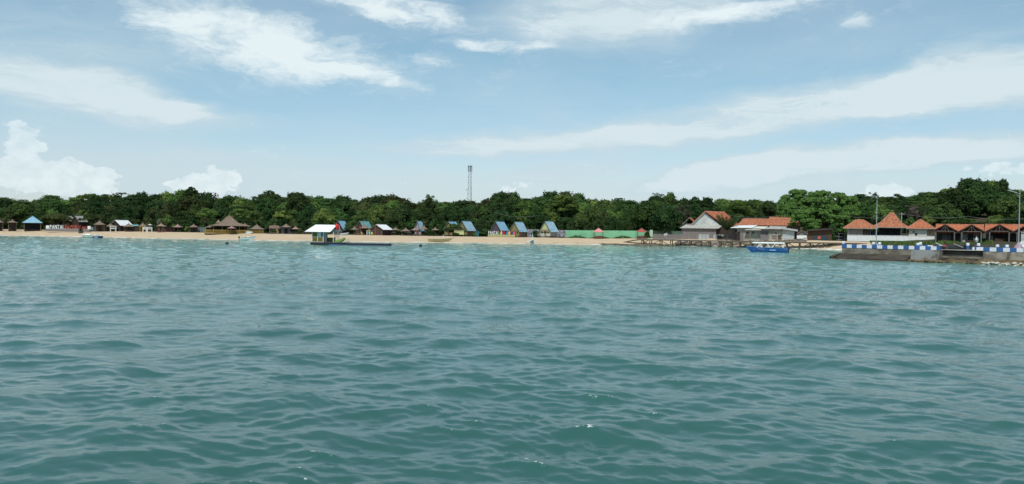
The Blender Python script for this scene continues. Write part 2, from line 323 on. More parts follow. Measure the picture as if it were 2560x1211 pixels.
# ------------------------------------------------------------------ sea
def sea():
    rows = [5.5]
    while rows[-1] < 275: rows.append(rows[-1] * (1.0042 if rows[-1] < 90 else 1.0042 + (rows[-1] - 90) * .00002) + .004)
    rows = np.array(rows + [300, 350, 450, 700, 1200, 2500, 6000, 14000])
    cols = np.concatenate([[-14, -6, -3, -1.8, -1.2], np.linspace(-.86, .86, 860), [1.2, 1.8, 3, 6, 14]])
    D = rows[:, None] + 0 * cols[None]; X = rows[:, None] * cols[None]; Y = D.copy(); Z = np.zeros_like(X)
    dx = rows * 2e-3; dy = np.gradient(rows); q = np.random.RandomState(11)
    N = 130; lam = np.exp(np.linspace(math.log(.11), math.log(7.0), N)) * q.uniform(.93, 1.07, N)
    hx = np.zeros_like(X); hy = np.zeros_like(X); jac = np.zeros_like(X)
    # gust patches modulate the chop
    gu = .5 + .5 * np.sin(X * .13 + Y * .05 + 1) * np.sin(Y * .11 - X * .04) ; gu = .55 + .9 * gu * (.6 + .4 * np.sin(X * .9 + 2 * np.sin(Y * .33)) * np.sin(Y * .71 + X * .2))
    for l in lam:
        th = math.atan2(-1, -.35) + q.normal(0, .55 if l < 1.5 else .7); k = 2 * PI / l
        sl = (.030 if l < .6 else .026 if l < 1.0 else .020 if l < 2.2 else .0205) * (1 if l < 4.0 else .6)
        a = sl / k; ph = q.uniform(0, 2 * PI); kx, ky = k * math.cos(th), k * math.sin(th)
        need = np.maximum(dx * abs(math.cos(th)), dy * abs(math.sin(th))) * 3.4
        fade = np.clip(1.5 - need / l, 0, 1)[:, None]
        r = fade[:, 0] > 0
        if not r.any(): continue
        r = np.where(r)[0]; sl_ = slice(0, r[-1] + 1)
        p = kx * X[sl_] + ky * Y[sl_] + ph + .6 * np.sin(.11 * X[sl_] + .3 * l) ; A = a * fade[sl_] * (gu[sl_] if l < 1.5 else 1)
        c, s_ = np.cos(p), np.sin(p)
        Z[sl_] += A * c; hx[sl_] -= A * .85 * math.cos(th) * s_; hy[sl_] -= A * .85 * math.sin(th) * s_; jac[sl_] += A * k * c
    X2, Y2 = X + hx, Y + hy
    n, m_ = X.shape; v = np.stack([X2, Y2, Z], -1).reshape(-1, 3)
    i = np.arange(n * m_, dtype=np.int32).reshape(n, m_); f = np.stack([i[:-1, :-1], i[:-1, 1:], i[1:, 1:], i[1:, :-1]], -1).reshape(-1, 4)
    me = bpy.data.meshes.new('water'); me.vertices.add(len(v)); me.vertices.foreach_set('co', v.reshape(-1))
    me.loops.add(f.size); me.loops.foreach_set('vertex_index', f.reshape(-1)); me.polygons.add(len(f))
    me.polygons.foreach_set('loop_start', np.arange(0, f.size, 4, dtype=np.int32)); me.update(calc_edges=True)
    me.polygons.foreach_set('use_smooth', np.ones(len(f), bool))
    near = (Y > 9) & (Y < 70); th_ = np.percentile(jac[near], 99.80); fo = np.clip((jac - th_) * 9, 0, 1) * (Z > .03)
    a = me.attributes.new('foam', 'FLOAT', 'POINT'); a.data.foreach_set('value', fo.reshape(-1).astype(np.float32))
    o = bpy.data.objects.new('water', me); COL.objects.link(o); tag(o, kind='structure')
    m = bpy.data.materials.new('sea water'); m.use_nodes = True; t = m.node_tree; b = t.nodes['Principled BSDF']
    co = nd(t, 'ShaderNodeTexCoord').outputs['Object']
    n0 = noise_n(t, co, .035, 4, .5)
    mx = nd(t, 'ShaderNodeMix', data_type='RGBA'); t.links.new(smooth(t, n0.outputs[0], .35, .65), mx.inputs[0])
    mx.inputs[6].default_value = (.022, .086, .075, 1); mx.inputs[7].default_value = (.028, .104, .091, 1)
    # paler with distance: shallows over pale sand, plus sky reflection put into the colour
    sp = nd(t, 'ShaderNodeSeparateXYZ'); t.links.new(co, sp.inputs[0])
    ms = nd(t, 'ShaderNodeMix', data_type='RGBA'); t.links.new(smooth(t, sp.outputs[1], 10, 190, .05, .85), ms.inputs[0])
    t.links.new(mx.outputs[2], ms.inputs[6]); ms.inputs[7].default_value = (.135, .345, .29, 1)
    at = nd(t, 'ShaderNodeAttribute', attribute_name='foam'); nf = noise_n(t, co, 18, 4, .7)
    fm = mth(t, 'MULTIPLY', at.outputs['Fac'], smooth(t, nf.outputs[0], .5, .58))
    mf = nd(t, 'ShaderNodeMix', data_type='RGBA'); t.links.new(fm, mf.inputs[0])
    t.links.new(ms.outputs[2], mf.inputs[6]); mf.inputs[7].default_value = (.8, .85, .84, 1)
    t.links.new(mf.outputs[2], b.inputs['Base Color']); b.inputs['IOR'].default_value = 1.33
    t.links.new(mth(t, 'ADD', mth(t, 'MULTIPLY', fm, .6), .03), b.inputs['Roughness'])
    st = vmth(t, 'MULTIPLY', co, (.42, 1, 1))
    b1 = noise_n(t, st, 3.4, 7, .68, .6); b2 = noise_n(t, co, 14, 3, .5)
    hh = mth(t, 'ADD', b1.outputs[0], mth(t, 'MULTIPLY', b2.outputs[0], .10))
    bp = nd(t, 'ShaderNodeBump'); bp.inputs['Distance'].default_value = .16; t.links.new(hh, bp.inputs['Height'])
    t.links.new(smooth(t, sp.outputs[1], 12, 90, .10, .46), bp.inputs['Strength']); t.links.new(bp.outputs[0], b.inputs['Normal'])
    me.materials.append(m)
sea()
# ------------------------------------------------------------------ beach huts, umbrellas, pavilions
def cone_roof(w, h, name, m, root, seed, z, n=14, flare=.25, finial=True):
    r = w / 2
    prof = [(r, 0), (r * 1.0, .07), (r * .62, h * (.38 - flare * .25)), (r * .3, h * (.70 - flare * .1)), (r * .06, h)]
    o = MB().lathe([(a, z + b) for a, b in prof], n, jit=.035, seed=seed).build(name, m, root)
    if finial: MB().lathe([(.06, z + h - .1), (.13, z + h), (.1, z + h + .16), (.03, z + h + .3)], 7).build('finial', pole_m, o)
    return o
def umbrella(px, w, top, eave, label, posts=1, D=266.0, m=thatch, table=True, skirt=None, floor=False, seed=0, cat='beach hut', name='thatched_shelter', rail=False, group='thatched shelters along the beach', thick=.07):
    b = base(px, D, -.1); root = thing(name, label, cat, b, -math.atan2(b.x, b.y), group)
    s = D / F * math.cos(math.atan2(b.x, b.y)); W_ = w * s; ze = zz(px, eave, D) - b.z; zt = zz(px, top, D) - b.z
    cone_roof(W_, zt - ze, 'thatched_roof', m, root, seed, ze, 12 if posts < 3 else 14)
    if posts == 1:
        MB().tube((0, 0, 0), (.05, 0, ze + .35), thick).build('post', pole_m, root)
        if table:
            tb = MB().lathe([(.55, .72), (.55, .78)], 10).build('table', wood_brown, root)
            for a in range(3):
                x, y = .95 * math.cos(a * 2.1 + seed), .95 * math.sin(a * 2.1 + seed)
                MB().box(x - .2, x + .2, y - .2, y + .2, .42, .47).box(x - .15, x - .1, y - .05, y + .05, 0, .42).box(x + .1, x + .15, y - .05, y + .05, 0, .42).build('stool', wood_dark, root)
    else:
        k = W_ * .33
        pts = [(-k, -k * .7), (k, -k * .7), (-k, k * .7), (k, k * .7)] if posts == 4 else [(-k, 0), (k, 0)]
        for x, y in pts: MB().tube((x, y, 0), (x, y, ze + .3), .08).build('post', pole_m, root)
        if floor: MB().box(-k, k, -k * .7, k * .7, .42, .52).build('platform', pole_m, root)
        if rail:
            MB().box(-k, k, -k * .7 - .03, -k * .7 + .03, .8, .87).build('rail', pole_m, root)
    if skirt:
        k = W_ * .36
        wl = MB().box(-k, k, .1, k * 1.1, 0, ze + .1).build('wall', skirt, root)
        MB().box(-.4, .45, .05, .09, .1, min(1.9, ze - .2)).build('doorway', dark_in, wl)  # flat dark sheet carries the shade of the hut interior
    return root
T = umbrella
T(-2, 26, 548, 557, 'thatched hut cut off by the left edge of the photo', 4, skirt=wood_dark, seed=1)
T(31, 29, 550.5, 557, 'thatched shelter just left of the blue roofed pavilion', 2, seed=2, skirt=wood_dark)
T(249, 33, 552.5, 562.5, 'walled thatched hut right of the red letters, with pointed finial', 4, skirt=wood_brown, seed=3)
T(276, 32, 560, 567, 'low thatched shelter behind the white beach gateway', 2, seed=4, D=268, skirt=wood_dark)
T(322, 32, 559, 567, 'thatched shelter beside the white roofed house at left', 2, seed=5, floor=True, skirt=wood_brown, D=268)
T(357, 25, 559, 567, 'straw coloured thatched hut behind the white frames', 4, m=thatch_pale, seed=6, D=268, skirt=wood_red)
T(375, 15, 560.5, 563.5, 'small pale sunshade between the straw hut and the slanting post shelter', 1, m=off_white, D=272, seed=7, table=False, name='sunshade', cat='sunshade', group=None)
T(444, 27, 561.5, 568.5, 'pinkish thatched umbrella left of the teal screen, over dark stools', 1, m=thatch_pink, seed=9)
T(484, 27, 561.5, 568.5, 'thatched shelter on two posts next to the teal screen', 2, seed=10, skirt=wood_dark)
T(642, 40, 562, 574, 'wide thatched hut directly right of the big restaurant', 2, seed=11, D=268, skirt=wood_dark)
T(711 + 4, 30, 560.5, 568.5, 'thatched hut with finial between a boxy hut and a thatched umbrella', 4, seed=12, skirt=wood_grey)
T(739, 23, 567, 573.5, 'pinkish thatched umbrella left of the floating cabin', 1, m=thatch_pink, seed=13)
T(886, 22, 568, 574.5, 'small thatched umbrella right of the floating water tank', 1, seed=14)
T(911, 28, 562.5, 571.5, 'thatched hut left of the brown barn with white roof', 4, seed=15, skirt=wood_brown)
T(988, 26, 569.5, 576, 'thatched umbrella on a bent post, right of the white roofed barn', 1, seed=16)
T(1014, 28, 571, 578.5, 'low thatched umbrella on four posts over a bench platform', 4, seed=17, floor=True)
T(1037, 21, 570, 576, 'thatched umbrella left of the narrow blue gable', 1, seed=18, m=thatch_pink)
T(1060, 20, 565, 573.5, 'tall narrow thatched hut on two long posts', 2, seed=19)
T(1088, 22, 569.5, 576, 'thatched umbrella standing alone left of the lime sided cottage', 1, seed=20)

# shelter on slanting posts
b = base(403, 262, -.1); r_ = thing('thatched_shelter', 'pale thatched umbrella on slanting V shaped posts on a plank base', 'beach hut', b, 0, 'thatched shelters along the beach')
cone_roof(3.3, .9, 'thatched_roof', thatch_pale, r_, 8, 2.1)
MB().box(-.9, .9, -.7, .7, 0, .25).build('plank_base', jetty_wood, r_)
for x0, x1 in ((-.1, -.95), (.0, .95)): MB().tube((x0, -.3, .2), (x1, -.2, 2.3), .1).build('post', pole_m, r_)
MB().tube((.7, .3, .2), (.75, .3, 2.3), .09).build('post', pole_m, r_)

def pavilion(px, w, top, eave, D, label, rm, pm, name='gazebo', cat='gazebo', depth=.8, rail=None, ridge=None, posts_in=.8, group=None, back=None):
    b = base(px, D, -.1); root = thing(name, label, cat, b, -math.atan2(b.x, b.y), group); s = D / F * math.cos(math.atan2(b.x, b.y))
    hw = w * s / 2; hd = hw * depth; ze = zz(px, eave, D) - b.z; zt = zz(px, top, D) - b.z
    m = MB(); ap = Vector((0, 0, zt)); c = [(-hw, -hd, ze), (hw, -hd, ze), (hw, hd, ze), (-hw, hd, ze)]
    for i in range(4): m.tri(c[i], c[(i + 1) % 4], ap, .06)
    rf = m.build('roof', rm, root)
    mm = MB()
    for i in range(4): mm.tube(Vector(c[i]) + Vector((0, 0, .03)), ap + Vector((0, 0, .04)), .07, n=5)
    mm.build('ridge_cap', ridge or rm, rf)
    for x in (-1, 1):
        for y in (-1, 1): MB().tube((x * hw * posts_in, y * hd * posts_in, 0), (x * hw * posts_in, y * hd * posts_in, ze + .15), .09, n=8).build('post', pm, root)
    m = MB()
    for a, b_ in (((-1, -1), (1, -1)), ((1, -1), (1, 1)), ((-1, 1), (1, 1)), ((-1, -1), (-1, 1))):
        m.tube((a[0] * hw * posts_in, a[1] * hd * posts_in, ze), (b_[0] * hw * posts_in, b_[1] * hd * posts_in, ze), .07)
    m.build('beam', pm, root)
    if rail:
        k = hw * posts_in - .02; kd = hd * posts_in
        MB().box(-k, k, -kd - .02, -kd + .04, .35, .95).box(-k, -k + .06, -kd, kd, .35, .95).box(k - .06, k, -kd, kd, .35, .95).build('railing', rail, root)
    MB().box(-hw * posts_in, hw * posts_in, -hd * .5, hd * posts_in, .38, .48).build('bench', pm, root)
    if back: MB().box(-hw * posts_in, hw * posts_in, hd * .9, hd * .9 + .1, 0, ze).build('back_wall', back, root)
    return root
pavilion(81, 51, 541, 557.5, 268, 'open pavilion with pale blue pyramid roof left of the PANTAI sign', blue_roof, pole_m, 'beach_pavilion', 'pavilion', back=dark_in)
pavilion(1496, 27, 571, 580.5, 262, 'small gazebo with pink pyramid roof in front of the mint wall', pink_roof, wood_brown, depth=1, rail=wood_red, group='gazebos by the mint wall')
pavilion(1603.5, 26, 571.5, 580.5, 258, 'small gazebo with dark red roof and pale ridges behind the jetty ramp', red_roof, wood_red, depth=1, rail=wood_red, ridge=thatch_pink, group='gazebos by the mint wall')

# boxy thatched hut left of hut 711, with the yellow board in front
b = base(687, 266, -.1); r_ = thing('thatched_shelter', 'boxy thatched shelter on four posts behind the yellow board', 'beach hut', b, 0, 'thatched shelters along the beach')
MB().prism([(-1.65, 1.85), (-1.5, 2.55), (-.9, 2.85), (.7, 2.8), (1.45, 2.4), (1.7, 1.8)], -1.3, 1.3).build('thatched_roof', thatch_pink, r_)
for x in (-1.35, 1.35):
    for y in (-1.1, 1.1): MB().tube((x, y, 0), (x, y, 1.9), .09).build('post', pole_m, r_)
MB().box(-1.3, 1.3, -1, 1, .4, .5).build('platform', pole_m, r_)
b = base(693, 262, -.08); r_ = thing('standing_board', 'small yellow standing board shaped like a curl before the boxy hut', 'sign', b)
m = MB()
for k in range(9):
    a0, a1 = k * .6, (k + 1) * .6
    f = lambda a: (.38 * math.sin(a * 1.15), 0, .35 + a * .22)
    m.tube(f(a0), f(a1), .12)
m.build('board', yellow_m, r_); MB().tube((0, .1, 0), (0, .1, 1.7), .06).build('post', pole_m, r_)

# ---- the big thatched restaurant
D = 252.0; s = D / F; bc = base(572, D); zf = zz(572, 584, D); 
root = thing('restaurant_pavilion', 'large thatched restaurant with tall peaked roof on a raised deck with yellow bamboo rails', 'restaurant', (bc.x, D, bc.z - .2), -math.atan2(bc.x, D))
def lz(py, D=D): return zz(572, py, D) - (bc.z - .2)
def lx(px): return (P(px, 580, D).x - bc.x) * math.cos(math.atan2(bc.x, D))
def ringrect(x0, x1, y0, y1, z, n=6):
    o = []
    for i in range(n): o.append((x0 + (x1 - x0) * i / n, y0, z))
    for i in range(n): o.append((x1, y0 + (y1 - y0) * i / n, z))
    for i in range(n): o.append((x1 - (x1 - x0) * i / n, y1, z))
    for i in range(n): o.append((x0, y1 - (y1 - y0) * i / n, z))
    return o
m = MB(); rs = []
for (xa, xb, ya, yb, py, w_) in ((528, 625, 0, 8, 566, 0), (527, 626, -.1, 8.1, 565, .1), (538, 610, 1.0, 7.2, 561.5, .1), (551, 595, 2.2, 6.0, 557.5, .05), (563, 582, 3.4, 4.8, 546, .03), (571.4, 572.6, 4.05, 4.15, 539, 0)):
    rg = [Vector(p) for p in ringrect(lx(xa), lx(xb), ya, yb, lz(py))]
    for p in rg: p += Vector((rnd.uniform(-w_, w_), rnd.uniform(-w_, w_), rnd.uniform(-w_, w_) * .5))
    rs.append(rg)
rf = m.rings(rs).build('thatched_roof', thatch, root)
m = MB()
for k in (0, 6, 12, 18):
    for a, b_ in zip(rs[1:], rs[2:]): m.tube(a[k] + Vector((0, 0, .04)), b_[k] + Vector((0, 0, .04)), .09, n=5)
m.build('ridge_cap', thatch_pale, rf)
dz = lz(585); dk = MB().box(lx(512), lx(626), -.6, 8.4, dz - .16, dz).build('deck', jetty_wood, root)
m = MB(); m.box(lx(514), lx(624), -.3, -.1, dz - .42, dz - .18).box(lx(514), lx(624), 7.9, 8.1, dz - .42, dz - .18); m.build('deck_beam', wood_dark, root)
for x in np.linspace(lx(524), lx(617), 4):
    for y in (-.2, 4, 8): MB().box(x - .28, x + .28, y - .25, y + .25, -.7, dz - .17).build('footing', wood_dark, root)
for x in np.linspace(lx(534), lx(620), 5):
    for y in (.6, 7.4): MB().tube((x, y, dz), (x, y, lz(564)), .11).build('post', pole_m, root)
MB().box(lx(536), lx(618), 6.8, 6.95, dz, lz(566)).build('back_wall', wood_dark, root)
MB().box(lx(536), lx(560), 5.0, 6.7, dz, dz + 1.1).build('counter', wood_brown, root)
def bamboo_rail(x0, x1, y, z, h, root, n):
    m = MB(); m.tube((x0, y, z + h), (x1, y, z + h), .06).tube((x0, y, z + .12), (x1, y, z + .12), .05)
    st_ = (x1 - x0) / n
    for k in range(n):
        a = x0 + k * st_
        m.tube((a, y, z), (a, y, z + h), .05, n=5); m.tube((a, y, z + .1), (a + st_, y, z + h), .04, n=4); m.tube((a + st_, y, z + .1), (a, y, z + h), .04, n=4)
        if k % 2: m.tube((a + st_ / 2, y, z), (a + st_ / 2, y, z + h), .04, n=4)
    m.tube((x1, y, z), (x1, y, z + h), .05)
    return m.build('bamboo_railing', bamboo, root)
bamboo_rail(lx(512), lx(626), -.55, dz, 1.15, root, 22)
m = MB()
for k in range(14):
    y = -.5 + k * .62; m.tube((lx(512), y, dz), (lx(512), y, dz + 1.15), .05, n=4)
m.tube((lx(512), -.5, dz + 1.15), (lx(512), 8.3, dz + 1.15), .06).build('side_railing', bamboo, root)
for k, (px, py) in enumerate(((545, 2.5), (562, 4), (600, 3), (613, 2))):
    x = lx(px); tb = MB().lathe([(.5, dz + .72), (.5, dz + .78)], 10, (x, py)).box(x - .06, x + .06, py - .06, py + .06, dz, dz + .72).build('table', wood_brown, root)
def stand_umb(px, w, top, eave, D, label, m, post_m, foot_py, grp='thatched shelters along the beach'):
    s = D / F; z0 = zz(px, foot_py, D); p = P(px, foot_py, D)
    r = thing('thatched_umbrella', label, 'sun umbrella', p, 0, grp)
    ze, zt = zz(px, eave, D) - z0, zz(px, top, D) - z0
    cone_roof(w * s, zt - ze, 'thatched_canopy', m, r, int(px), ze, 12); MB().tube((0, 0, 0), (0, 0, ze + .2), .09).build('post', post_m, r)
stand_umb(524, 23, 564, 569, 254, 'thatched umbrella at the left end of the restaurant deck', thatch, pole_m, 584)
stand_umb(579, 23, 565.5, 571.5, 250.5, 'pinkish thatched umbrella on a red post in front of the restaurant', thatch_pink, wood_red, 587)
stand_umb(612, 26, 559.5, 566, 257, 'thatched umbrella behind the right end of the restaurant roof', thatch, pole_m, 583)
T(546, 15, 550.5, 557, 'small thatched roof peeping over the left slope of the restaurant roof', 4, D=268, m=thatch_pale, seed=31)
# detached bamboo fence to the right
b = base(643, 262); r_ = thing('bamboo_fence', 'low yellow bamboo fence right of the restaurant', 'fence', b)
bamboo_rail(-2.1, 2.1, 0, -.1, 1.0, r_, 8)

# ---- gable houses
def gable_house(px, D, rz, wid, length, eave_h, ridge_h, label, rm, fm, sm, name='beach_cottage', cat='cottage', over=.35, group=None, floor=0.0, posts=False, open_front=False, doors=True, trim=None, asym=0):
    b = base(px, D, -.08); root = thing(name, label, cat, b, R(rz) - math.atan2(b.x, b.y), group)
    w = wid / 2; e, rh = eave_h, ridge_h; sl = (rh - e) / w
    wi = w * .8; ei = e + (w - wi) * sl - .12
    m = MB()
    if not open_front:
        fr = MB().prism([(-wi, floor), (wi, floor), (wi, ei), (0, rh - .25), (-wi, ei)], .0, .12).build('front_wall', fm, root)
        if doors:
            MB().box(-.42, .42, -.05, -.003, floor, floor + 1.75).build('door', wood_red if fm is not wood_red else wood_dark, fr)
            for x in (-wi * .62, wi * .62): 
                w_ = MB().box(x - .3, x + .3, -.05, -.003, floor + .85, floor + 1.5).build('window', glass_m, fr)
    MB().box(-wi, -wi + .12, .12, length - .12, floor, ei).build('side_wall', sm, root)
    MB().box(wi - .12, wi, .12, length - .12, floor, ei).build('side_wall', sm, root)
    MB().prism([(-wi, floor), (wi, floor), (wi, ei), (0, rh - .25), (-wi, ei)], length - .12, length).build('back_wall', sm, root)
    f, k = -over, length + over
    rf = MB().slab((0, f, rh), (0, k, rh), (-w, k, e), (-w, f, e), .08).slab((0, k, rh), (0, f, rh), (w, f, e), (w, k, e), .08).build('roof', rm, root)
    MB().box(-.12, .12, f - .02, k + .02, rh - .02, rh + .06).build('ridge_cap', rm, rf)
    t = trim or pole_m
    MB().slab((-w - .03, f - .06, e - .1), (0, f - .06, rh - .1), (0, f - .06, rh + .06), (-w - .03, f - .06, e + .06), .06).build('bargeboard', t, root)
    MB().slab((w + .03, f - .06, e - .1), (0, f - .06, rh - .1), (0, f - .06, rh + .06), (w + .03, f - .06, e + .06), .06).build('bargeboard', t, root)
    if floor:
        MB().box(-w * .9, w * .9, -.9, length, floor - .14, floor).build('floor', pole_m, root)
        for x in (-w * .8, 0, w * .8):
            for y in (-.8, length * .5, length - .1): MB().box(x - .1, x + .1, y - .1, y + .1, -.2, floor - .14).build('stilt', pole_m, root)
    if posts:
        for x in (-w * .8, -w * .1, w * .8): MB().tube((x, f + .2, -.1), (x, f + .2, e + (w - abs(x)) * sl - .1), .1).build('post', pole_m, root)
    return root
G = 'A shaped blue roofed cottages'
def acott(px, D, top, eave, label, rm, fm, sm, wid=4.2, length=4.6, rz=-33, floor=.55, **k):
    b = base(px, D, -.08); rh = zz(px, top, D) - b.z; e = zz(px, eave, D) - b.z
    return gable_house(px, D, rz, wid, length, e, rh, label, rm, fm, sm, floor=floor, group=G, **k)
mural_blue = mat('dark blue mural gable', (.05, .09, .16), (.13, .045, .04), .8, 1.4, 6)
olive_pan = mat('olive woven panel', (.30, .27, .10), (.18, .15, .06), .9, 3, 6)
mint_pan = mat('pale yellow green panel', (.50, .52, .27), (.40, .46, .22), .8, 2)
brick_pan = mat('brick coloured woven wall', (.34, .19, .13), (.24, .13, .09), .9, 3, 6)
grey_mural = mat('grey white mural boards', (.42, .40, .40), (.22, .20, .20), .9, 2, 7, (2.5, 2.5, .6))
acott(1240, 270, 554, 577, 'A shaped cottage with plain blue roof and dark blue gable behind the surfboard sign', blue_roof, mural_blue, wood_brown)
acott(1287, 268, 555, 580, 'A shaped cottage with blue roof streaked white and red brown lower walls', blue_roof2, olive_pan, brick_pan, floor=.5)
rt = acott(1363, 266, 553.5, 580, 'A shaped cottage with blue roof, timber bargeboards and yellow green front with white rail', blue_roof2, mint_pan, grey_mural, wid=4.8, length=4.4, trim=wood_brown, floor=.7)
m = MB()
for k in range(12): m.box(-2.3 + k * .42, -2.24 + k * .42, -1.0, -.95, .7, 1.3)
m.box(-2.3, 2.32, -1.0, -.95, 1.3, 1.36).build('railing', white_paint, rt)
MB().box(-1.9, 1.9, -.5, -.35, 2.3, 2.7).build('balcony_board', pole_m, rt)
rt = acott(1156, 272, 553, 577.5, 'A shaped cottage with pale blue roof beside the lime panel box', blue_roof2, olive_pan, brick_pan, wid=4.6, length=4.9, floor=.6)
acott(1122, 276, 554, 576, 'A shaped cottage with dark blue roof half hidden behind a bush', blue_roof, olive_pan, brick_pan, wid=4.4, length=4.6)
acott(846, 273, 552, 576, 'A shaped cottage with pale roof behind the red water tank', blue_roof, wood_dark, wood_dark, wid=4.6, length=3.4)
acott(900, 273, 552.5, 575, 'A shaped cottage with faded teal roof among trees above the thatched hut', teal_roof, wood_red, wood_dark, wid=3.8, length=5)
acott(1044, 276, 553, 578, 'narrow A shaped cottage with pale blue roof mostly hidden in dark leaves', blue_roof2, grey_mural, wood_dark, wid=3.2, length=2.2)
def whouse(px, D, rz, top, eave, wid, length, label, rm, fm, sm, **k):
    b = base(px, D, -.08); rh = zz(px, top, D) - b.z; e = zz(px, eave, D) - b.z
    return gable_house(px, D, rz, wid, length, e, rh, label, rm, fm, sm, name='beach_house', cat='house', **k)
whouse(941, 264, -38, 561.5, 574.5, 6.0, 4.8, 'brown barn like hut with white metal roof and open porch posts', white_roof, wood_brown, wood_brown, posts=True, doors=True)
whouse(189, 276, -42, 539.5, 555, 3.4, 3.6, 'hut with pale grey roof rising behind the trees above the red letters', grey_roof, wood_dark, wood_dark)
whouse(165, 284, -35, 540, 552, 3.2, 2.6, 'roof corner of a pale hut mostly hidden by a flat crowned tree', grey_roof, wood_dark, wood_dark)
whouse(289, 270, -50, 550.5, 564.0, 5.2, 4.6, 'dark timber house with bright white metal roof right of the beach gateway', white_roof, wood_dark, wood_dark)
# yellow box on stilts in front of the cottage
b = base(1147.5, 265, -.05); r_ = thing('lime_booth', 'lime yellow panelled booth on stilts in front of a blue roofed cottage', 'booth', b)
MB().prism([(-1.65, .62), (1.55, .62), (1.65, 2.35), (.3, 2.12), (-1.65, 2.2)], 0, 1.5).build('panel_wall', lime_m, r_)
MB().slab((-2.6, -.4, 2.3), (1.7, -.4, 2.45), (1.7, 1.9, 2.75), (-2.6, 1.9, 2.55), .08).build('roof', wood_dark, r_)
for x in (-1.5, 0, 1.5):
    for y in (.1, 1.4): MB().box(x - .07, x + .07, y - .07, y + .07, -.1, .62).build('stilt', pole_m, r_)
b = base(1193, 268, -.05)
r_ = thing('door_frame_stand', 'dark teal standing frame with doors at the right of the pale blue cottage', 'stand', b)
MB().box(-.55, .55, 0, .1, 0, 1.9).build('panel', flat('dark teal paint', (.03, .13, .15)), r_); MB().box(-.65, .65, -.1, .3, 1.9, 2.0).build('top', blue_paint, r_)

# ---- lettering
def letter(ch, mt, parent, h, depth=.12, x=0.0, z=0.0, y=0.0, shear=0.0, label=None, off=.02):
    cu = bpy.data.curves.new('letter', 'FONT'); cu.body = ch; cu.size = h / .70; cu.extrude = depth / 2; cu.shear = shear; cu.offset = off
    o = bpy.data.objects.new('tmp', cu); COL.objects.link(o)
    dg = bpy.context.evaluated_depsgraph_get(); me = bpy.data.meshes.new_from_object(o.evaluated_get(dg)); bpy.data.objects.remove(o)
    me.transform(Matrix.Rotation(PI / 2, 4, 'X')); me.materials.clear(); me.materials.append(mt)
    xs = [v.co.x for v in me.vertices]; w = max(xs) - min(xs); mn = min(xs)
    ob = bpy.data.objects.new('letter', me); COL.objects.link(ob); ob.parent = parent; ob.location = (x - mn, y, z)
    if label: ob['label'] = label
    return ob, w, mn
def word(txt, mt, parent, x0, x1, z, h, col, shear=0.0, y=0.0, hs=None):
    obs = []; x = 0
    for i, ch in enumerate(txt):
        hh = h * (hs[i] if hs else 1); o, w, mn = letter(ch, mt, parent, hh, x=x, z=z, y=y, shear=shear, label='%s letter %s' % (col, ch)); obs.append((o, x, mn)); x += w + h * .17
    k = (x1 - x0) / (x - h * .17)
    for o, xx, mn in obs: o.scale = (k, 1, 1); o.location.x = x0 + xx * k - mn * k
b = base(169, 262); b.z = zz(169, 577, 262); s = 262 / F
r_ = thing('beach_sign', 'beach sign reading PANTAI in white and SEMBILAN in red on a low grey wall', 'sign', b)
zt_ = lambda py: zz(169, py, 262) - b.z
MB().box(-55 * s, 55 * s, 0, .8, -.3, .52).build('base_wall', wood_grey, r_)
MB().box(-55 * s, 55 * s, -.03, .83, .52, .60).build('coping', off_white, r_)
for a, c, nm in ((-55, -47.5, 0), (49, 56.5, 1)): MB().box(a * s, c * s, .2, .4, .62, 1.6).build('name_board', white_paint, r_)
red_let = flat('brick red letter paint', (.42, .085, .055))
word('PANTAI', white_paint, r_, -45.5 * s, -12.5 * s, .60, 1.2, 'white', y=.3)
word('SeMBiLan', red_let, r_, -9.5 * s, 46 * s, .62, 1.25, 'red', shear=.25, y=.3, hs=(1, 1, 1, 1, .98, 1, 1, 1.0))
b = base(1254, 262); b.z = zz(1254, 592.5, 262)
r_ = thing('surf_sign', 'beach sign reading PANTAI in white beside painted surfboards on a lime base', 'sign', b)
MB().box(-34.5 * s, 34 * s, 0, .9, -.4, .42).build('base_wall', flat('sandy mustard render', (.40, .33, .15)), r_)
MB().box(-34.5 * s, 34 * s, -.04, .94, .42, .66).build('coping', flat('lime coping paint', (.42, .58, .30)), r_)
word('PANTAI', white_paint, r_, -33.5 * s, -9 * s, .70, 1.15, 'white', y=.35)
bc_ = [('green', -6.5, 3.8, (.02, .16, .06)), ('peach', -1.2, 5.2, (.70, .42, .20)), ('crimson', 5.5, 6.2, (.42, .01, .05)), ('sky blue', 13.3, 5.6, (.03, .24, .48)), ('yellow and orange', 18.6, 6.2, (.75, .30, .07)), ('navy', 25, 5.4, (.02, .05, .20)), ('bright red', 31, 6.0, (.60, .05, .05))]
for nm, x, w, c in bc_:
    x *= s; w = w * s * .95; tl = .10
    pts = [(x - w / 2 + w / 2 * 0 + 0, .66)]
    out = []
    for k in range(12):
        t = k / 11; wd = w / 2 * (math.sin(PI * (.18 + .82 * t)) ** .55 if t < 1 else 0.02); out.append((x + tl * t + wd, .68 + 1.28 * t))
    back_ = [(2 * (x + tl * (k / 11)) - p[0], p[1]) for k, p in list(enumerate(out))[::-1]]
    o = MB().prism(out + back_, .3, .42).build('surfboard', flat(nm + ' board paint', c), r_); o['label'] = nm + ' painted surfboard standing upright'
    if nm in ('yellow and orange', 'peach', 'bright red'): MB().box(x - w * .1, x + w * .12, .292, .298, .75, 1.75).build('stripe', flat(nm + ' stripe', (.75, .6, .2) if nm != 'bright red' else (.7, .3, .3)), o)

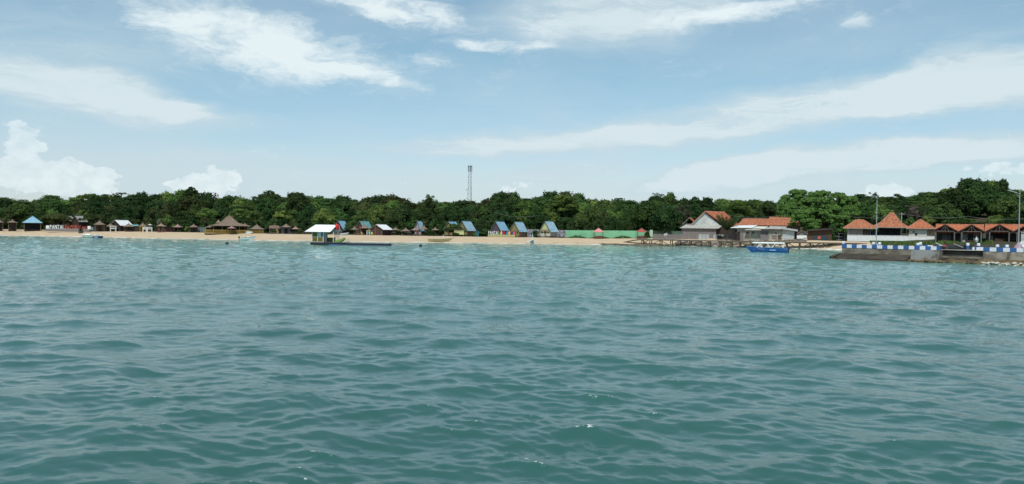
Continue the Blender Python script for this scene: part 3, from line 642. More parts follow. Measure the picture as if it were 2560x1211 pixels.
# ---- walls and fences on the beach
def wallseg(name, label, cat, pxa, pya, Da, pxb, pyb, Db, topa, topb, m, th=.2, cap=None, split=0, capm=None):
    a = P(pxa, pya, Da); c = P(pxb, pyb, Db); za, zb = zz(pxa, topa, Da), zz(pxb, topb, Db)
    d = Vector((c.x - a.x, c.y - a.y)); ln = d.length; rz = math.atan2(d.y, d.x)
    r = thing(name, label, cat, a, rz); lo = min(a.z, c.z) - a.z - .5
    n = max(1, split)
    o = MB().prism([(0, lo), (ln, lo), (ln, zb - a.z), (0, za - a.z)], 0, th).build('wall_panel', m, r)
    if n > 1:
        for k in range(n + 1):
            x = ln * k / n; zt = za + (zb - za) * k / n - a.z
            MB().box(x - .13, x + .13, -.05, th + .05, lo, zt + .04).build('pier', capm or m, r)
    if cap: MB().slab((0, -.06, za - a.z), (ln, -.06, zb - a.z), (ln, th + .06, zb - a.z), (0, th + .06, za - a.z), -.08).build('coping', cap, r)
    return r, ln
wallseg('beach_wall', 'long mint green wall stained dark in patches behind the pink gazebo', 'wall', 1416, 597.5, 270, 1626, 598.5, 262, 576, 577.5, green_wall, split=6)
wallseg('mural_wall', 'grey lilac mural wall behind the rightmost A shaped cottage', 'wall', 1318, 594.5, 274, 1415, 597, 271, 573.5, 576, graffiti)
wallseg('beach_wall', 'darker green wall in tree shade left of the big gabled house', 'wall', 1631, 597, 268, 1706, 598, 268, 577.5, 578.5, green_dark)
b = base(1628, 261); MB().box(-.42, .42, -.2, .5, -.3, 2.72).build('wall_pillar', flat('pale mint pillar paint', (.48, .62, .46)), None, loc=b)
tag(bpy.data.objects['wall_pillar'], 'pale mint pillar ending the green wall above the jetty', 'pillar')
r_ = thing('screen_fence', 'dark teal slatted screen with pale top between two thatched huts at left', 'fence', base(334, 268, -.05))
MB().box(-1.4, 1.4, 0, .08, 0, 2.05).build('slats', wood_dark, r_); MB().slab((-1.5, -.3, 2.0), (1.5, -.3, 2.0), (1.4, .8, 2.4), (-1.4, .8, 2.4), .05).build('top_cover', teal_roof, r_)
r_ = thing('screen_fence', 'teal screen panels standing left of the restaurant', 'fence', base(505, 268, -.05))
for k in range(3): MB().box(-1.2 + k * .82, -.45 + k * .82, 0, .06, 0, 1.75).build('panel', flat('grey teal screen', (.12, .17, .17)), r_)
for k in range(4): MB().box(-1.24 + k * .82, -1.18 + k * .82, -.03, .08, 0, 1.85).build('post', grey_wall, r_)
r_ = thing('glazed_booth', 'dark teal glazed booth right of the red letters', 'booth', base(232.5, 266, -.05))
MB().box(-1, 1, 0, 1.6, 0, 1.65).build('body', flat('dark teal booth', (.035, .06, .06)), r_); MB().box(-.85, .05, -.03, -.003, .6, 1.45).build('window', flat('pale window sheet', (.22, .28, .28)), r_)
for a, c, lb in ((395, 436, 'low reddish board fence behind the slanting post shelter'), (750, 778, 'low dark board fence left of the floating cabin')):
    r_ = thing('board_fence', lb, 'fence', base((a + c) / 2, 272, -.05)); h_ = (c - a) * .136 / 2
    MB().box(-h_, h_, 0, .06, 0, 1.35).build('boards', wood_red if a < 500 else wood_dark, r_)
    for k in range(5): MB().box(-h_ + k * h_ / 2 - .05, -h_ + k * h_ / 2 + .05, -.06, 0, 0, 1.45).build('post', pole_m, r_)

# ---- beach furniture
def torii(px, D, top, w, label, m, bars=2, h2=None, bot=0):
    b = base(px, D, -.05); r = thing('white_frame', label, 'frame', b); s = D / F; z = zz(px, top, D) - b.z; k = w * s / 2
    for x in (-k * .68, k * .68): MB().box(x - .12, x + .12, 0, .2, -.2, z - .25).build('post', m, r)
    MB().prism([(-k, z - .05), (-k * .7, z - .38), (k * .7, z - .38), (k, z - .05), (k * .6, z - .1), (-k * .6, z - .1)], -.1, .3).build('top_beam', m, r)
    if bars > 1: MB().prism([(-k, z - .7), (-k * .65, z - 1.1), (k * .65, z - 1.1), (k, z - .7)], -.02, .22).build('cross_beam', m, r)
torii(282.5, 262, 564.5, 19.5, 'white double beamed beach gateway left of centre of the thatched huts', off_white)
for px, w, lb in ((361.5, 8.5, 'left of the two white lattice frames on the beach'), (374, 11, 'right and wider of the two white lattice frames on the beach')):
    b = base(px, 262, -.05); r = thing('lattice_frame', lb, 'frame', b, 0, 'white lattice frames'); k = w * .131 / 2
    for x in (-k, k): MB().box(x - .09, x + .09, 0, .15, -.1, 1.75).build('post', white_paint, r)
    m = MB()
    for q in range(5): m.box(-k + .1 + q * (2 * k - .2) / 5, -k + .18 + q * (2 * k - .2) / 5, .02, .1, .9 + .1 * (q % 2), 1.75)
    m.box(-k, k, 0, .12, 1.68, 1.8).build('lattice', white_paint, r)
b = base(354, 262, -.05); r = thing('bamboo_arch', 'straw topped bamboo gate frame left of the white lattice frames', 'frame', b)
for x in (-.28, .28): MB().tube((x, 0, 0), (x, 0, 2.3), .07).build('post', bamboo, r)
MB().box(-.6, .6, -.15, .2, 2.2, 2.5).build('straw_top', thatch_pale, r)
b = base(202, 258, -.1); r = thing('potted_plant', 'leafy bush growing in a dark planter before the red letters', 'potted plant', b)
MB().lathe([(.62, 0), (.85, .75), (.8, .8), (.7, .72)], 10).build('planter', mat('dark stone planter', (.11, .09, .09)), r); PLANT = r
def chair(px, D, m, label, rz=0, dz=0):
    r = thing('beach_chair', label, 'chair', base(px, D, -.05), rz)
    MB().slab((-.3, -.3, .4), (.3, -.3, .4), (.3, .3, .33), (-.3, .3, .33), .06).build('seat', m, r); MB().slab((-.3, .3, .33), (.3, .3, .33), (.3, .6, 1.1), (-.3, .6, 1.1), .06).build('backrest', m, r)
    for x in (-.27, .27):
        for y in (-.27, .3): MB().box(x - .03, x + .03, y - .03, y + .03, 0, .38).build('leg', m, r)
    for x in (-.36, .36): MB().box(x - .04, x + .04, -.3, .35, .6, .65).build('armrest', m, r)
chair(907, 261, yellow_m, 'yellow reclining beach chair before the thatched hut', R(60)); chair(930, 262, yellow_m, 'orange yellow chair left of the porch of the white roofed barn', R(20))
b = base(920.5, 261, -.05); r = thing('photo_frame_stand', 'white and teal standing frame with yellow top by the yellow chair', 'stand', b)
for x in (-.45, .45): MB().box(x - .06, x + .06, 0, .1, 0, 1.5).build('post', white_paint, r)
MB().box(-.39, .39, .03, .07, .35, 1.3).build('panel', flat('teal panel', (.08, .25, .25)), r); MB().box(-.6, .6, -.03, .13, 1.5, 1.68).build('top', yellow_m, r)
b = base(869, 268, -.05); PALMLET = b

# ---- boats
def hull(L_, B_, H_, dr=.25, rake=.6, sheer=.25, n=16, stern=.85, fl=.55):
    def st_(t, side):
        b_ = B_ / 2 * (1 - max(0, (t - .42) / .58) ** 2.3) * (stern + (1 - stern) * min(1, t / .3))
        zs = H_ * (1 + sheer * t ** 2.2); x = -L_ / 2 + L_ * t
        xb = x - rake * max(0, (t - .6) / .4) ** 1.5
        zb = -dr + (dr + H_ * .1) * max(0, (t - .7) / .3) ** 2
        return b_, zs, x, xb, zb
    outer = []; inn = []
    for k in range(n + 1):
        t = k / n; b_, zs, x, xb, zb = st_(t, 1); b_ = max(b_, .02)
        outer.append([(x, -b_, zs), (x * .5 + xb * .5, -b_ * .88, zb + (zs - zb) * .45), (xb, -b_ * fl, zb + .06), (xb, 0, zb), (xb, b_ * fl, zb + .06), (x * .5 + xb * .5, b_ * .88, zb + (zs - zb) * .45), (x, b_, zs),
                      (x - .02, max(b_ - .1, .01), zs), (x - .02, max(b_ - .14, .005), zs - .28), (x - .02, -max(b_ - .14, .005), zs - .28), (x - .02, -max(b_ - .1, .01), zs)])
    return MB().rings(outer)
def gunwale(L_, B_, H_, sheer=.25, n=16, stern=.85, r=.05, dz=0.0):
    m = MB(); pr = None
    for sd_ in (-1, 1):
        pr = None
        for k in range(n + 1):
            t = k / n; b_ = B_ / 2 * (1 - max(0, (t - .42) / .58) ** 2.3) * (stern + (1 - stern) * min(1, t / .3)); p = (-L_ / 2 + L_ * t, sd_ * max(b_, .02), H_ * (1 + sheer * t ** 2.2) + dz)
            if pr: m.tube(pr, p, r, n=5)
            pr = p
    return m
def outboard(root, x, z, m=black_m):
    o = MB().box(x - .32, x + .12, -.18, .18, z + .1, z + .55).build('outboard_motor', m, root)
    MB().box(x - .2, x - .02, -.07, .07, z - .75, z + .1).box(x - .3, x + .02, -.12, .12, z - .5, z - .46).build('motor_leg', m, o)
# blue covered passenger boat
D = 176.0; p = P(1916, 631, D); r = thing('passenger_boat', 'bright blue passenger boat with long white canopy moored before the jetty', 'boat', (p.x, D, 0), PI)
L_ = 8.9
h = hull(L_, 2.2, .95, .3, .95, .28, 20, .9).build('hull', blue_paint, r); gunwale(L_, 2.24, .95, .28, 20, .9, .055).build('rub_rail', flat('light blue trim', (.12, .32, .6)), r)
MB().box(-4.3, 2.4, -.98, .98, .66, .70).build('deck', off_white, r)
cz = 2.0
MB().rings([[(x, -w, cz + .0) , (x, -w * .8, cz + .14), (x, 0, cz + .2), (x, w * .8, cz + .14), (x, w, cz), (x, w, cz - .08), (x, -w, cz - .08)] for x, w in ((-3.75, .9), (-3.6, 1.02), (0, 1.08), (2.2, 1.02), (2.9, .85), (3.2, .6))]).build('canopy', white_paint, r)
for sd_ in (-1, 1):
    for a, c in ((-3.3, -3.55), (-.9, -1.7), (-.5, .2), (1.2, 1.9), (2.3, 1.7)):
        MB().slab((a - .06, sd_ * .98, 1.0), (a + .12, sd_ * .98, 1.0), (c + .12, sd_ * .98, cz), (c - .06, sd_ * .98, cz), .06).build('canopy_strut', white_paint, r)
for k in range(5): 
    x = -2.9 + k * 1.0; st = MB().box(x - .2, x + .2, -.85, .85, .70, 1.05).build('bench', flat('green seat', (.08, .22, .18)), r)
MB().slab((2.35, -.8, 1.1), (2.35, .8, 1.1), (1.9, .75, 1.85), (1.9, -.75, 1.85), .03).build('windscreen', glass_m, r)
MB().tube((1.0, 0, cz), (1.0, 0, cz + .9), .025).build('antenna', steel, r); MB().tube((-.2, 0, cz + .1), (-.2, 0, cz + .5), .03).build('light_post', steel, r)
MB().box(-1.6, -.3, -1.2, -1.16, .35, .62).build('name_panel', flat('pale blue name panel', (.25, .42, .68)), h)
MB().box(-1.6, -.3, 1.16, 1.2, .35, .62).build('name_panel', flat('pale blue name panel', (.25, .42, .68)), h)
outboard(r, -4.75, .55); 
# white and navy speedboat
p = P(228, 594.5, 231); r = thing('speedboat', 'white and olive speedboat with dark navy stern anchored off the left beach', 'boat', (p.x, 231, 0), PI)
hh = hull(5.8, 2.0, .72, .22, .7, .35, 16, .92).build('hull', cream, r); gunwale(5.8, 2.04, .72, .35, 16, .92, .06).build('rub_rail', white_paint, r)
MB().box(-2.9, -.9, -.965, -.93, .02, .55).box(-2.9, -.9, .93, .965, .02, .55).box(-2.93, -2.88, -.9, .9, .0, .6).build('stern_panel', flat('navy stern paint', (.03, .07, .16)), hh)
MB().box(-2.4, -1.2, .966, .975, .2, .34).build('stern_stripe', white_paint, hh)
MB().rings([[(x, -w, .66), (x, -w * .7, z), (x, w * .7, z), (x, w, .66)] for x, w, z in ((.0, .7, 1.1), (1.1, .75, 1.12), (2.1, .5, .95), (2.75, .15, .9))]).build('foredeck', white_paint, r)
MB().box(-1.9, -1.5, -.6, .6, .5, .9).build('seat', white_paint, r)
# moored white boat with canopy by the restaurant
p = P(617, 600, 228); r = thing('speedboat', 'white speedboat with a raised canopy and black motor beached by the restaurant', 'boat', (p.x, 229, .05), R(18))
hull(4.2, 1.7, .75, .2, .7, .5, 14, .92).build('hull', white_paint, r); gunwale(4.2, 1.74, .75, .5, 14, .92, .05).build('rub_rail', steel, r)
MB().box(-1.9, -.5, -.7, .7, 1.75, 1.83).build('canopy', white_paint, r)
for x in (-1.8, -.6):
    for y in (-.62, .62): MB().tube((x, y, .6), (x, y, 1.76), .03).build('canopy_post', steel, r)
MB().box(-.3, .3, -.4, .4, .5, 1.15).build('console', white_paint, r); outboard(r, -2.3, .5)
p = P(623.5, 583.5, 246); r = thing('dinghy', 'small pale dinghy propped on the sand above the beached speedboat', 'boat', p, R(10)); r.rotation_euler = (R(50), 0, R(8))
hull(2.0, .9, .4, .1, .3, .2, 10).build('hull', off_white, r); gunwale(2.0, .92, .4, .2, 10, .85, .03).build('rub_rail', white_paint, r)
# outrigger on the beach
def outrigger(px, py, D, L_, rz, label, hm, tm, mast=1.6, arms=True):
    p = P(px, py, D); p.z = max(0.0, gz(p.x, D)) + .14; r = thing('outrigger_boat', label, 'boat', p, rz)
    hull(L_, .95, .6, .12, .9, .5, 16, .35).build('hull', hm, r); gunwale(L_, .98, .6, .5, 16, .35, .05).build('rub_rail', tm, r)
    MB().box(-L_ * .25, L_ * .1, -.35, .35, .55, .72).build('cover', off_white, r)
    for sd_ in (-1, 1):
        f = MB(); pr = None
        for k in range(9):
            q = (-L_ * .42 + L_ * .84 * k / 8, sd_ * 1.7, .1 + .45 * (k / 8) ** 3)
            if pr: f.tube(pr, q, .06)
            pr = q
        f.build('float', tm, r)
    for x in (-L_ * .22, L_ * .2): MB().tube((x, -1.7, .2), (x, 0, .85), .05).tube((x, 0, .85), (x, 1.7, .2), .05).build('outrigger_arm', tm, r)
    if mast: MB().tube((L_ * .15, 0, .4), (L_ * .15, 0, .4 + mast), .05).build('mast', white_paint, r)
    MB().tube((L_ * .47, 0, .85), (L_ * .6, 0, 1.1), .05).build('bowsprit', tm, r)
    return r
outrigger(1100, 606, 239, 7.2, R(4), 'long olive and cream outrigger boat with a white mast beached at the waterline', flat('olive cream hull', (.42, .38, .16)), pole_m)
# bow on outrigger with blue hull
p = P(1329, 612.5, 239.5); r = outrigger(1330, 612.5, 240, 4.6, R(-82), 'blue hulled outrigger seen bow on at the waterline near the A shaped cottages', flat('pale blue hull', (.16, .38, .50)), white_paint, mast=2.6)
MB().slab((-.2, -.1, 1.1), (.9, .25, .9), (.5, .1, 2.4), (.35, .05, 2.4), .04).build('furled_sail', white_paint, r)
# white and blue boat on beach behind the pontoon
p = P(855, 588, 250); r = thing('rowing_boat', 'pale blue and white boat drawn up on the beach behind the red tank', 'boat', (p.x, 254, gz(p.x, 254)), R(25))
hull(2.6, 1.1, .55, .05, .5, .5, 12).build('hull', flat('sky blue and white', (.50, .62, .70)), r); gunwale(2.6, 1.14, .55, .5, 12, .85, .05).build('rub_rail', white_paint, r)
# buoys
for px, py, lb in ((567.5, 609, 'round black buoy in front of the restaurant beach'), (1051.5, 614.5, 'round black buoy right of the floating platform')):
    D = CAMZ * F / (py + 2.4 - hor(px)); p = P(px, py, D)
    o = MB().lathe([(.1, -.42), (.32, -.25), (.4, 0), (.32, .25), (.12, .38), (.1, .5)], 14).build('buoy', flat('dark buoy plastic', (.01, .03, .04)), None, True, loc=(p.x, D, .12)); tag(o, lb, 'buoy', 'black mooring buoys')
b = base(395, 240); o = MB().tube((-.65, 0, .05), (.6, .1, .08), .1).build('driftwood_log', wood_grey, None, loc=P(395, 595, 241)); tag(o, 'dark log lying at the waterline below the thatched umbrellas', 'log')

# ---- floating platform with cabin
D = 181.0; s = D / F; x0 = P(776, 612, D).x
r = thing('floating_platform', 'long low black floating platform with blue drums carrying a white roofed cabin', 'pontoon', (x0, D, 0), R(-1.5)); PLAT = r
X = lambda px: P(px, 605, D).x - x0
Z = lambda py, px=800: zz(px, py, D)
MB().box(0, X(862), 0, 5.4, -.2, .62).build('deck', flat('black deck edge', (.015, .02, .03)), r)
MB().box(X(862) + .0, X(971), .3, 4.4, -.02, .52).build('walkway', flat('black walkway edge', (.012, .025, .035)), r)
MB().box(.05, X(861), .05, 5.3, .621, .66).build('deck_boards', wood_grey, r)
MB().box(X(863), X(970.5), .35, 4.3, .501, .54).build('deck_boards', jetty_deck, r)
for k in range(22):
    x = X(826) + k * (X(969) - X(826)) / 21; y = .12 if x < X(862) else .38
    MB().tube((x - .26, y, .0), (x + .26, y, .0), .22, n=8).build('float_drum', flat('blue float drum', (.02, .10, .30)) if k < 4 else flat('dark float drum', (.01, .045, .09)), r)
cb_ = thing('floating_cabin', 'bamboo sided cabin with bright white gable roof on the floating platform', 'cabin', (x0 + .3, D + .4, .66), R(-1.5)); 
xa, xb = X(777) - 0, X(807) - .3; xe = X(833) - .3
zc = lambda py: zz(790, py, D) - .66
zf = .0; ze = zc(580); hy = 3.6
olive_bam = mat('olive bamboo wall', (.19, .155, .03), (.12, .09, .02), .8, 4, 5, (1, 1, 3), 0, wave=('Z', 5, .75))
x_w0 = X(777) - .1
fr = MB().box(x_w0, xb, 0, .08, 0, .5 * ze - .05).box(x_w0, x_w0 + (xb - x_w0) * .5, 0, .08, .5 * ze, ze).build('front_wall', olive_bam, cb_)
wn = MB().box(x_w0 + (xb - x_w0) * .54, x_w0 + (xb - x_w0) * .80, .01, .05, .5 * ze, ze).build('window', flat('pale blue curtain', (.45, .58, .66)), cb_)
MB().box(x_w0 + (xb - x_w0) * .80, xb, .03, .07, .5 * ze, ze).build('window', glass_m, cb_)
m = MB()
for x in (x_w0, x_w0 + (xb - x_w0) * .5, xb - .02): m.box(x - .04, x + .05, -.06, -.002, 0, ze)
m.box(x_w0, xb, -.05, -.004, .5 * ze - .05, .5 * ze + .02).box(x_w0, xb, -.05, -.004, -.02, .06).build('frame', white_paint, cb_)
MB().box(x_w0, x_w0 + .08, .08, hy, 0, ze).build('side_wall', olive_bam, cb_); MB().box(xb - .08, xb, .08, hy * .35, 0, ze).box(xb, xb + .5, hy * .3, hy * .35, 0, ze).build('partition', grey_wall, cb_)
MB().box(x_w0 + .08, xb, hy - .08, hy, 0, ze).build('back_wall', wood_dark, cb_); MB().box(xb + .4, xe, hy * .5, hy * .5 + .06, 0, 1.05).build('half_wall', olive_bam, cb_)
for x in (xb + .02, xe - .05):
    for y in (.05, hy): MB().box(x - .05, x + .05, y - .05, y + .05, 0, ze).build('post', white_paint, cb_)
rl = X(762) - .3; rr = X(834) - .1; zr = zc(562.5); zl = zc(580.5)
# gable roof: ridge runs along x, slightly turned; the front slope faces the sea
rf = MB().slab((rl, -.75, zl), (rr - .9, -.75, zl), (rr, 1.9, zr), (rl + .9 + .9, 1.9, zr), -.07).slab((rl + 1.8, 1.9, zr), (rr, 1.9, zr), (rr + .5, 4.4, zl + .15), (rl + 2.2, 4.4, zl + .15), -.07).build('roof', white_paint, cb_)
MB().prism([(rr - 2.3, zl + .05), (rr + .2, zl + .05), (rr - .15, zr - .2)], 1.9, 1.97).build('gable_end', grey_wall, cb_)
# water tank on its stand
p = P(839, 606, D + 1.0); tk = thing('water_tank', 'round red plastic water tank on a tall metal stand beside the floating cabin', 'water tank', (p.x, D + 2.2, .66))
ztk = zz(839, 575.5, D + 2) - .66
tank = MB().lathe([(.45, ztk), (.5, ztk + .05), (.5, ztk + .3), (.53, ztk + .36), (.5, ztk + .42), (.5, ztk + .7), (.53, ztk + .76), (.5, ztk + .82), (.5, ztk + 1.1), (.42, ztk + 1.28), (.2, ztk + 1.36)], 18).build('tank', red_plastic, tk, True)
MB().lathe([(.2, ztk + 1.36), (.2, ztk + 1.42), (.05, ztk + 1.45)], 12).build('lid', red_plastic, tank)
MB().box(-.55, .55, -.55, .55, ztk - .08, ztk - .01).build('platform', steel, tk)
for x in (-.45, .45):
    for y in (-.45, .45): MB().tube((x, y, 0), (x * .9, y * .9, ztk - .08), .04).build('leg', steel, tk)
MB().tube((-.45, -.45, .2), (.42, -.42, ztk - .2), .025).tube((.45, -.45, .2), (-.42, -.42, ztk - .2), .025).build('brace', steel, tk)
MB().tube((.58, 0, .3), (.58, 0, ztk + 1.1), .04).build('pipe', off_white, tk)
# green inflatable hauled on the platform
p = P(846, 600, D); r2 = thing('inflatable_boat', 'green inflatable boat with red brown underside leaning on the platform', 'inflatable', (p.x, D + 1.4, .95), R(8)); r2.rotation_euler = (R(12), R(-16), R(8))
def arc_tube(rx, ry, r_, a0, a1, z=0, n=18, lift=.25):
    m = MB(); pr = None
    for k in range(n + 1):
        a = a0 + (a1 - a0) * k / n; q = (rx * math.cos(a), ry * math.sin(a), z + lift * math.cos(a) ** 2 * (1 if math.cos(a) > 0 else .4))
        if pr: m.tube(pr, q, r_, n=8)
        pr = q
    return m
arc_tube(1.15, .55, .27, 0, 2 * PI).build('side_tube', mat('green inflatable', (.17, .27, .07), (.10, .19, .05), .5, 3), r2)
MB().box(-1.0, .95, -.4, .4, -.22, -.1).build('floor', flat('red brown underside', (.28, .08, .05)), r2)
for k in (-.4, .35): MB().box(k - .1, k + .1, -.45, .45, .02, .1).build('seat', off_white, r2)
for px in (863, 868.5):
    p = P(px, 607, D); r3 = thing('ladder_rail', 'curved steel ladder rail %s on the floating platform' % ('nearer the inflatable' if px < 865 else 'farther from the inflatable'), 'railing', (p.x, D + 1.2, .54), 0, 'curved ladder rails')
    for y in (0, .5):
        m = MB(); pr = None
        for k in range(9):
            a = PI * k / 8; q = (.18 * -math.cos(a) , y, .75 + .22 * math.sin(a))
            if pr: m.tube(pr, q, .022, n=5)
            pr = q
        m.tube((-.18, y, 0), (-.18, y, .75), .022).tube((.18, y, 0), (.18, y, .75), .022).build('hoop', steel, r3)
# ------------------------------------------------------------------ village at the right
def loc_house(name, label, cat, px, D, rz=0, dz=-.1, bpy_=None):
    b = base(px, D, dz) if bpy_ is None else P(px, bpy_, D)
    a = math.atan2(b.x, b.y); r = thing(name, label, cat, b, R(rz) - a); s = D / F * math.cos(a)      # turned to face the water in front
    return r, b, (lambda q: (q - px) * s), (lambda q, D2=D: zz(px, q, D2) - b.z)
def hip_roof(x0, x1, y0, y1, ze, zr, rl, rr, ry, root, m, cap=ridge_m, t=.12, lip=None):
    a = [(x0, y0, ze), (x1, y0, ze), (x1, y1, ze), (x0, y1, ze)]; p, q = (rl, ry, zr), (rr, ry, zr)
    mb = MB()
    if rr - rl < .05: 
        for i in range(4): mb.tri(a[i], a[(i + 1) % 4], p, t)
    else: mb.slab(a[0], a[1], q, p, t).slab(a[2], a[3], p, q, t).tri(a[1], a[2], q, t).tri(a[3], a[0], p, t)
    rf = mb.build('roof', m, root); mb = MB()
    for i, e in ((0, p), (1, q), (2, q), (3, p)): mb.tube(Vector(a[i]) + Vector((0, 0, .02)), Vector(e) + Vector((0, 0, .05)), .10, n=5)
    if rr - rl > .05: mb.tube(Vector(p) + Vector((0, 0, .06)), Vector(q) + Vector((0, 0, .06)), .12, n=6)
    mb.build('ridge_cap', cap, rf)
    MB().box(x0 - .03, x1 + .03, y0 - .05, y0 - .003, ze - .2, ze + .02).box(x0 - .05, x0 - .003, y0, y1, ze - .2, ze + .02).box(x1 + .003, x1 + .05, y0, y1, ze - .2, ze + .02).build('fascia', lip or tan_wall, root)
    return rf
def window(root, x0, x1, z0, z1, y, m=glass_m, fr=wood_dark):
    w = MB().box(x0 - .07, x1 + .07, y - .05, y - .012, z0 - .07, z0).box(x0 - .07, x1 + .07, y - .05, y - .012, z1, z1 + .07).box(x0 - .07, x0, y - .05, y - .012, z0, z1).box(x1, x1 + .07, y - .05, y - .012, z0, z1).build('window_frame', fr, root)
    MB().box(x0, x1, y - .03, y - .006, z0, z1).build('pane', m, w); return w

# big gabled house with tiled roof; the gable wall faces the sea and its ridge runs back to the right
r, b, X, Z = loc_house('gabled_house', 'big pale gabled house with terracotta tiled roof and grey board lean-to behind the jetty', 'house', 1761, 256)
gz_ = Z(561); top = Z(528.5); gl, gr = X(1724), X(1806); ob = X(1812) - X(1761); depth = 9.0
MB().prism([(gl + .4, 0), (X(1798), 0), (X(1798), gz_), (0, top - .25), (gl + .4, gz_)], 3.0, 3.2).build('gable_wall', off_white, r)
MB().slab((X(1798), 3.2, 0), (X(1798) + ob * .85, 3.2 + depth, 0), (X(1798) + ob * .85, 3.2 + depth, gz_), (X(1798), 3.2, gz_), .15).build('side_wall', tan_wall, r)
a0 = Vector((0, 2.6, top)); a1 = Vector((ob, 3 + depth, top)); el0 = Vector((gl - .2, 2.6, gz_ - .6)); el1 = Vector((gl + ob, 3 + depth, gz_ - .6)); er0 = Vector((X(1815), 2.6, gz_ - .6)); er1 = Vector((X(1856), 3 + depth, gz_ - .6))
rf = MB().slab(a0, el0, el1, a1, .12).slab(a0, a1, er1, er0, .12).build('roof', terra, r)
MB().tube(a0 + Vector((0, 0, .08)), a1 + Vector((0, 0, .08)), .13).build('ridge_cap', ridge_m, rf)
MB().slab(a0 + Vector((0, -.06, -.3)), el0 + Vector((0, -.06, -.3)), el0 + Vector((0, -.06, .02)), a0 + Vector((0, -.06, .02)), .05).build('bargeboard', tan_wall, r)
MB().slab(a0 + Vector((0, -.06, -.3)), er0 + Vector((0, -.06, -.3)), er0 + Vector((0, -.06, .02)), a0 + Vector((0, -.06, .02)), .05).build('bargeboard', wood_dark, r)
MB().slab((X(1698), -.7, Z(571.3)), (X(1795), -.7, Z(571.3)), (X(1808), 3.0, Z(563)), (X(1712), 3.0, Z(563)), .08).build('lean_to_roof', grey_roof, r)
lw = MB().box(X(1706), X(1790), 0, .15, 0, Z(571)).build('lean_to_wall', wood_grey, r)
MB().box(X(1706) + .0, X(1706) + .12, .15, 3, 0, Z(571)).box(X(1790) - .12, X(1790), .15, 3, 0, Z(571)).build('lean_to_side', wood_grey, r)
MB().box(X(1758), X(1760), -.08, -.005, 0, Z(571)).box(X(1725), X(1726.5), -.08, -.005, 0, Z(571)).build('post', pole_m, lw)
MB().box(X(1790), X(1822), 1.5, 1.65, 0, Z(568)).build('yard_wall', wood_dark, r)

r, b, X, Z = loc_house('small_house', 'small house with grey and red roof tucked left of the big gabled house', 'house', 1722, 264)
MB().box(X(1712), X(1734), 0, 4, 0, Z(560)).build('wall', olive_wall, r)
MB().slab((X(1706), -.6, Z(562)), (X(1722), -.6, Z(545)), (X(1727), 4.5, Z(544)), (X(1711), 4.5, Z(561)), -.1).build('roof', grey_roof, r)
MB().slab((X(1722), -.6, Z(545)), (X(1740), -.6, Z(562)), (X(1745), 4.5, Z(561)), (X(1727), 4.5, Z(544)), -.1).build('roof', terra, r)

r, b, X, Z = loc_house('long_house', 'long low house with weathered terracotta roof behind the grey shacks', 'house', 1900, 262)
MB().box(X(1850), X(1998), 0, 7, 0, Z(563)).build('wall', tan_wall, r)
hip_roof(X(1843), X(2006), -1.1, 8, Z(564), Z(547.5), X(1857), X(1990), 3.5, r, terra_w, lip=wood_dark)
r, b, X, Z = loc_house('long_house', 'house with tiled roof whose ridge rises above the long roof at the big tree', 'house', 1948, 270)
MB().box(X(1925), X(1975), 0, 6, 0, Z(560)).build('wall', tan_wall, r)
hip_roof(X(1912), X(1985), -1, 7, Z(558), Z(543.5), X(1924), X(1972), 3, r, terra_w)

def shack(px0, px1, top_l, top_r, D, label, wm, rm, over=(0, 0), rise=.7, depth=3.5, door=None, wins=(), name='shack', awn=None, rback=None, bottom=None):
    pc = (px0 + px1) / 2; r, b, X, Z = loc_house(name, label, 'shack', pc, D)
    w = MB().prism([(X(px0), -.1), (X(px1), -.1), (X(px1), Z(top_r)), (X(px0), Z(top_l))], 0, depth).build('wall', wm, r)
    sh = rback or 0
    MB().slab((X(px0 - over[0]), -.9, Z(top_l) - .05), (X(px1 + over[1]), -.9, Z(top_r) - .05), (X(px1 + over[1] + sh), depth + .3, Z(top_r) + rise), (X(px0 - over[0] + sh), depth + .3, Z(top_l) + rise), .07).build('roof', rm, r)
    if door: 
        for d in door: MB().box(X(d[0]), X(d[1]), -.07, -.006, 0, Z(d[2])).build('door', d[3], w)
    for q in wins: window(w, X(q[0]), X(q[1]), Z(q[3]), Z(q[2]), 0)
    if awn: MB().slab((X(awn[0]), -1.6, Z(awn[2] + 2.5)), (X(awn[1]), -1.6, Z(awn[2] + 2.5)), (X(awn[1] - 2), 0, Z(awn[2])), (X(awn[0] + 4), 0, Z(awn[2])), .06).build('awning', cream, r)
    return r, X, Z
shack(1842, 1875, 570, 569, 240, 'tan walled shack with bright white sheet roof right of the coconut palm', tan_wall, white_roof, (17, 4), .75, door=[(1841.5, 1850, 580, wood_dark), (1850.5, 1858, 580, wood_grey)], wins=[(1866, 1871, 581, 584)], rback=14)
shack(1876, 1900, 571, 571, 239, 'olive walled shack with cream awning between the white roofed and the slatted shack', olive_wall, cream, (6, 10), .6, awn=(1862, 1902, 573), wins=[(1880, 1885, 580, 584)], rback=10)
rr_, X, Z = shack(1900, 1922, 573, 572, 238, 'shack of grey upright boards with two black window openings', wood_grey, grey_roof, (1, 1), .5, wins=[(1905, 1908, 581, 586), (1912, 1919, 580, 586.5)])
shack(1922, 1956, 572, 573, 239, 'patched tan shack with sagging grey roof left of the pale shed', olive_wall, grey_roof, (4, 5), .8, wins=[(1938, 1941, 582, 585)], door=[(1930, 1942, 588, wood_grey), (1945, 1953, 588, wood_brown)], rback=6)
shack(1956, 1986, 572, 578, 237.5, 'pale grey shed whose roof slopes down to the right', grey_wall, grey_roof, (4, 8), .45, door=[(1984.6, 1985.8, 584, wood_grey)])
shack(1986, 1994, 579, 580, 239, 'narrow strip of board lean-to between the pale shed and the small gabled hut', wood_grey, wood_dark, (0, 1), .2)
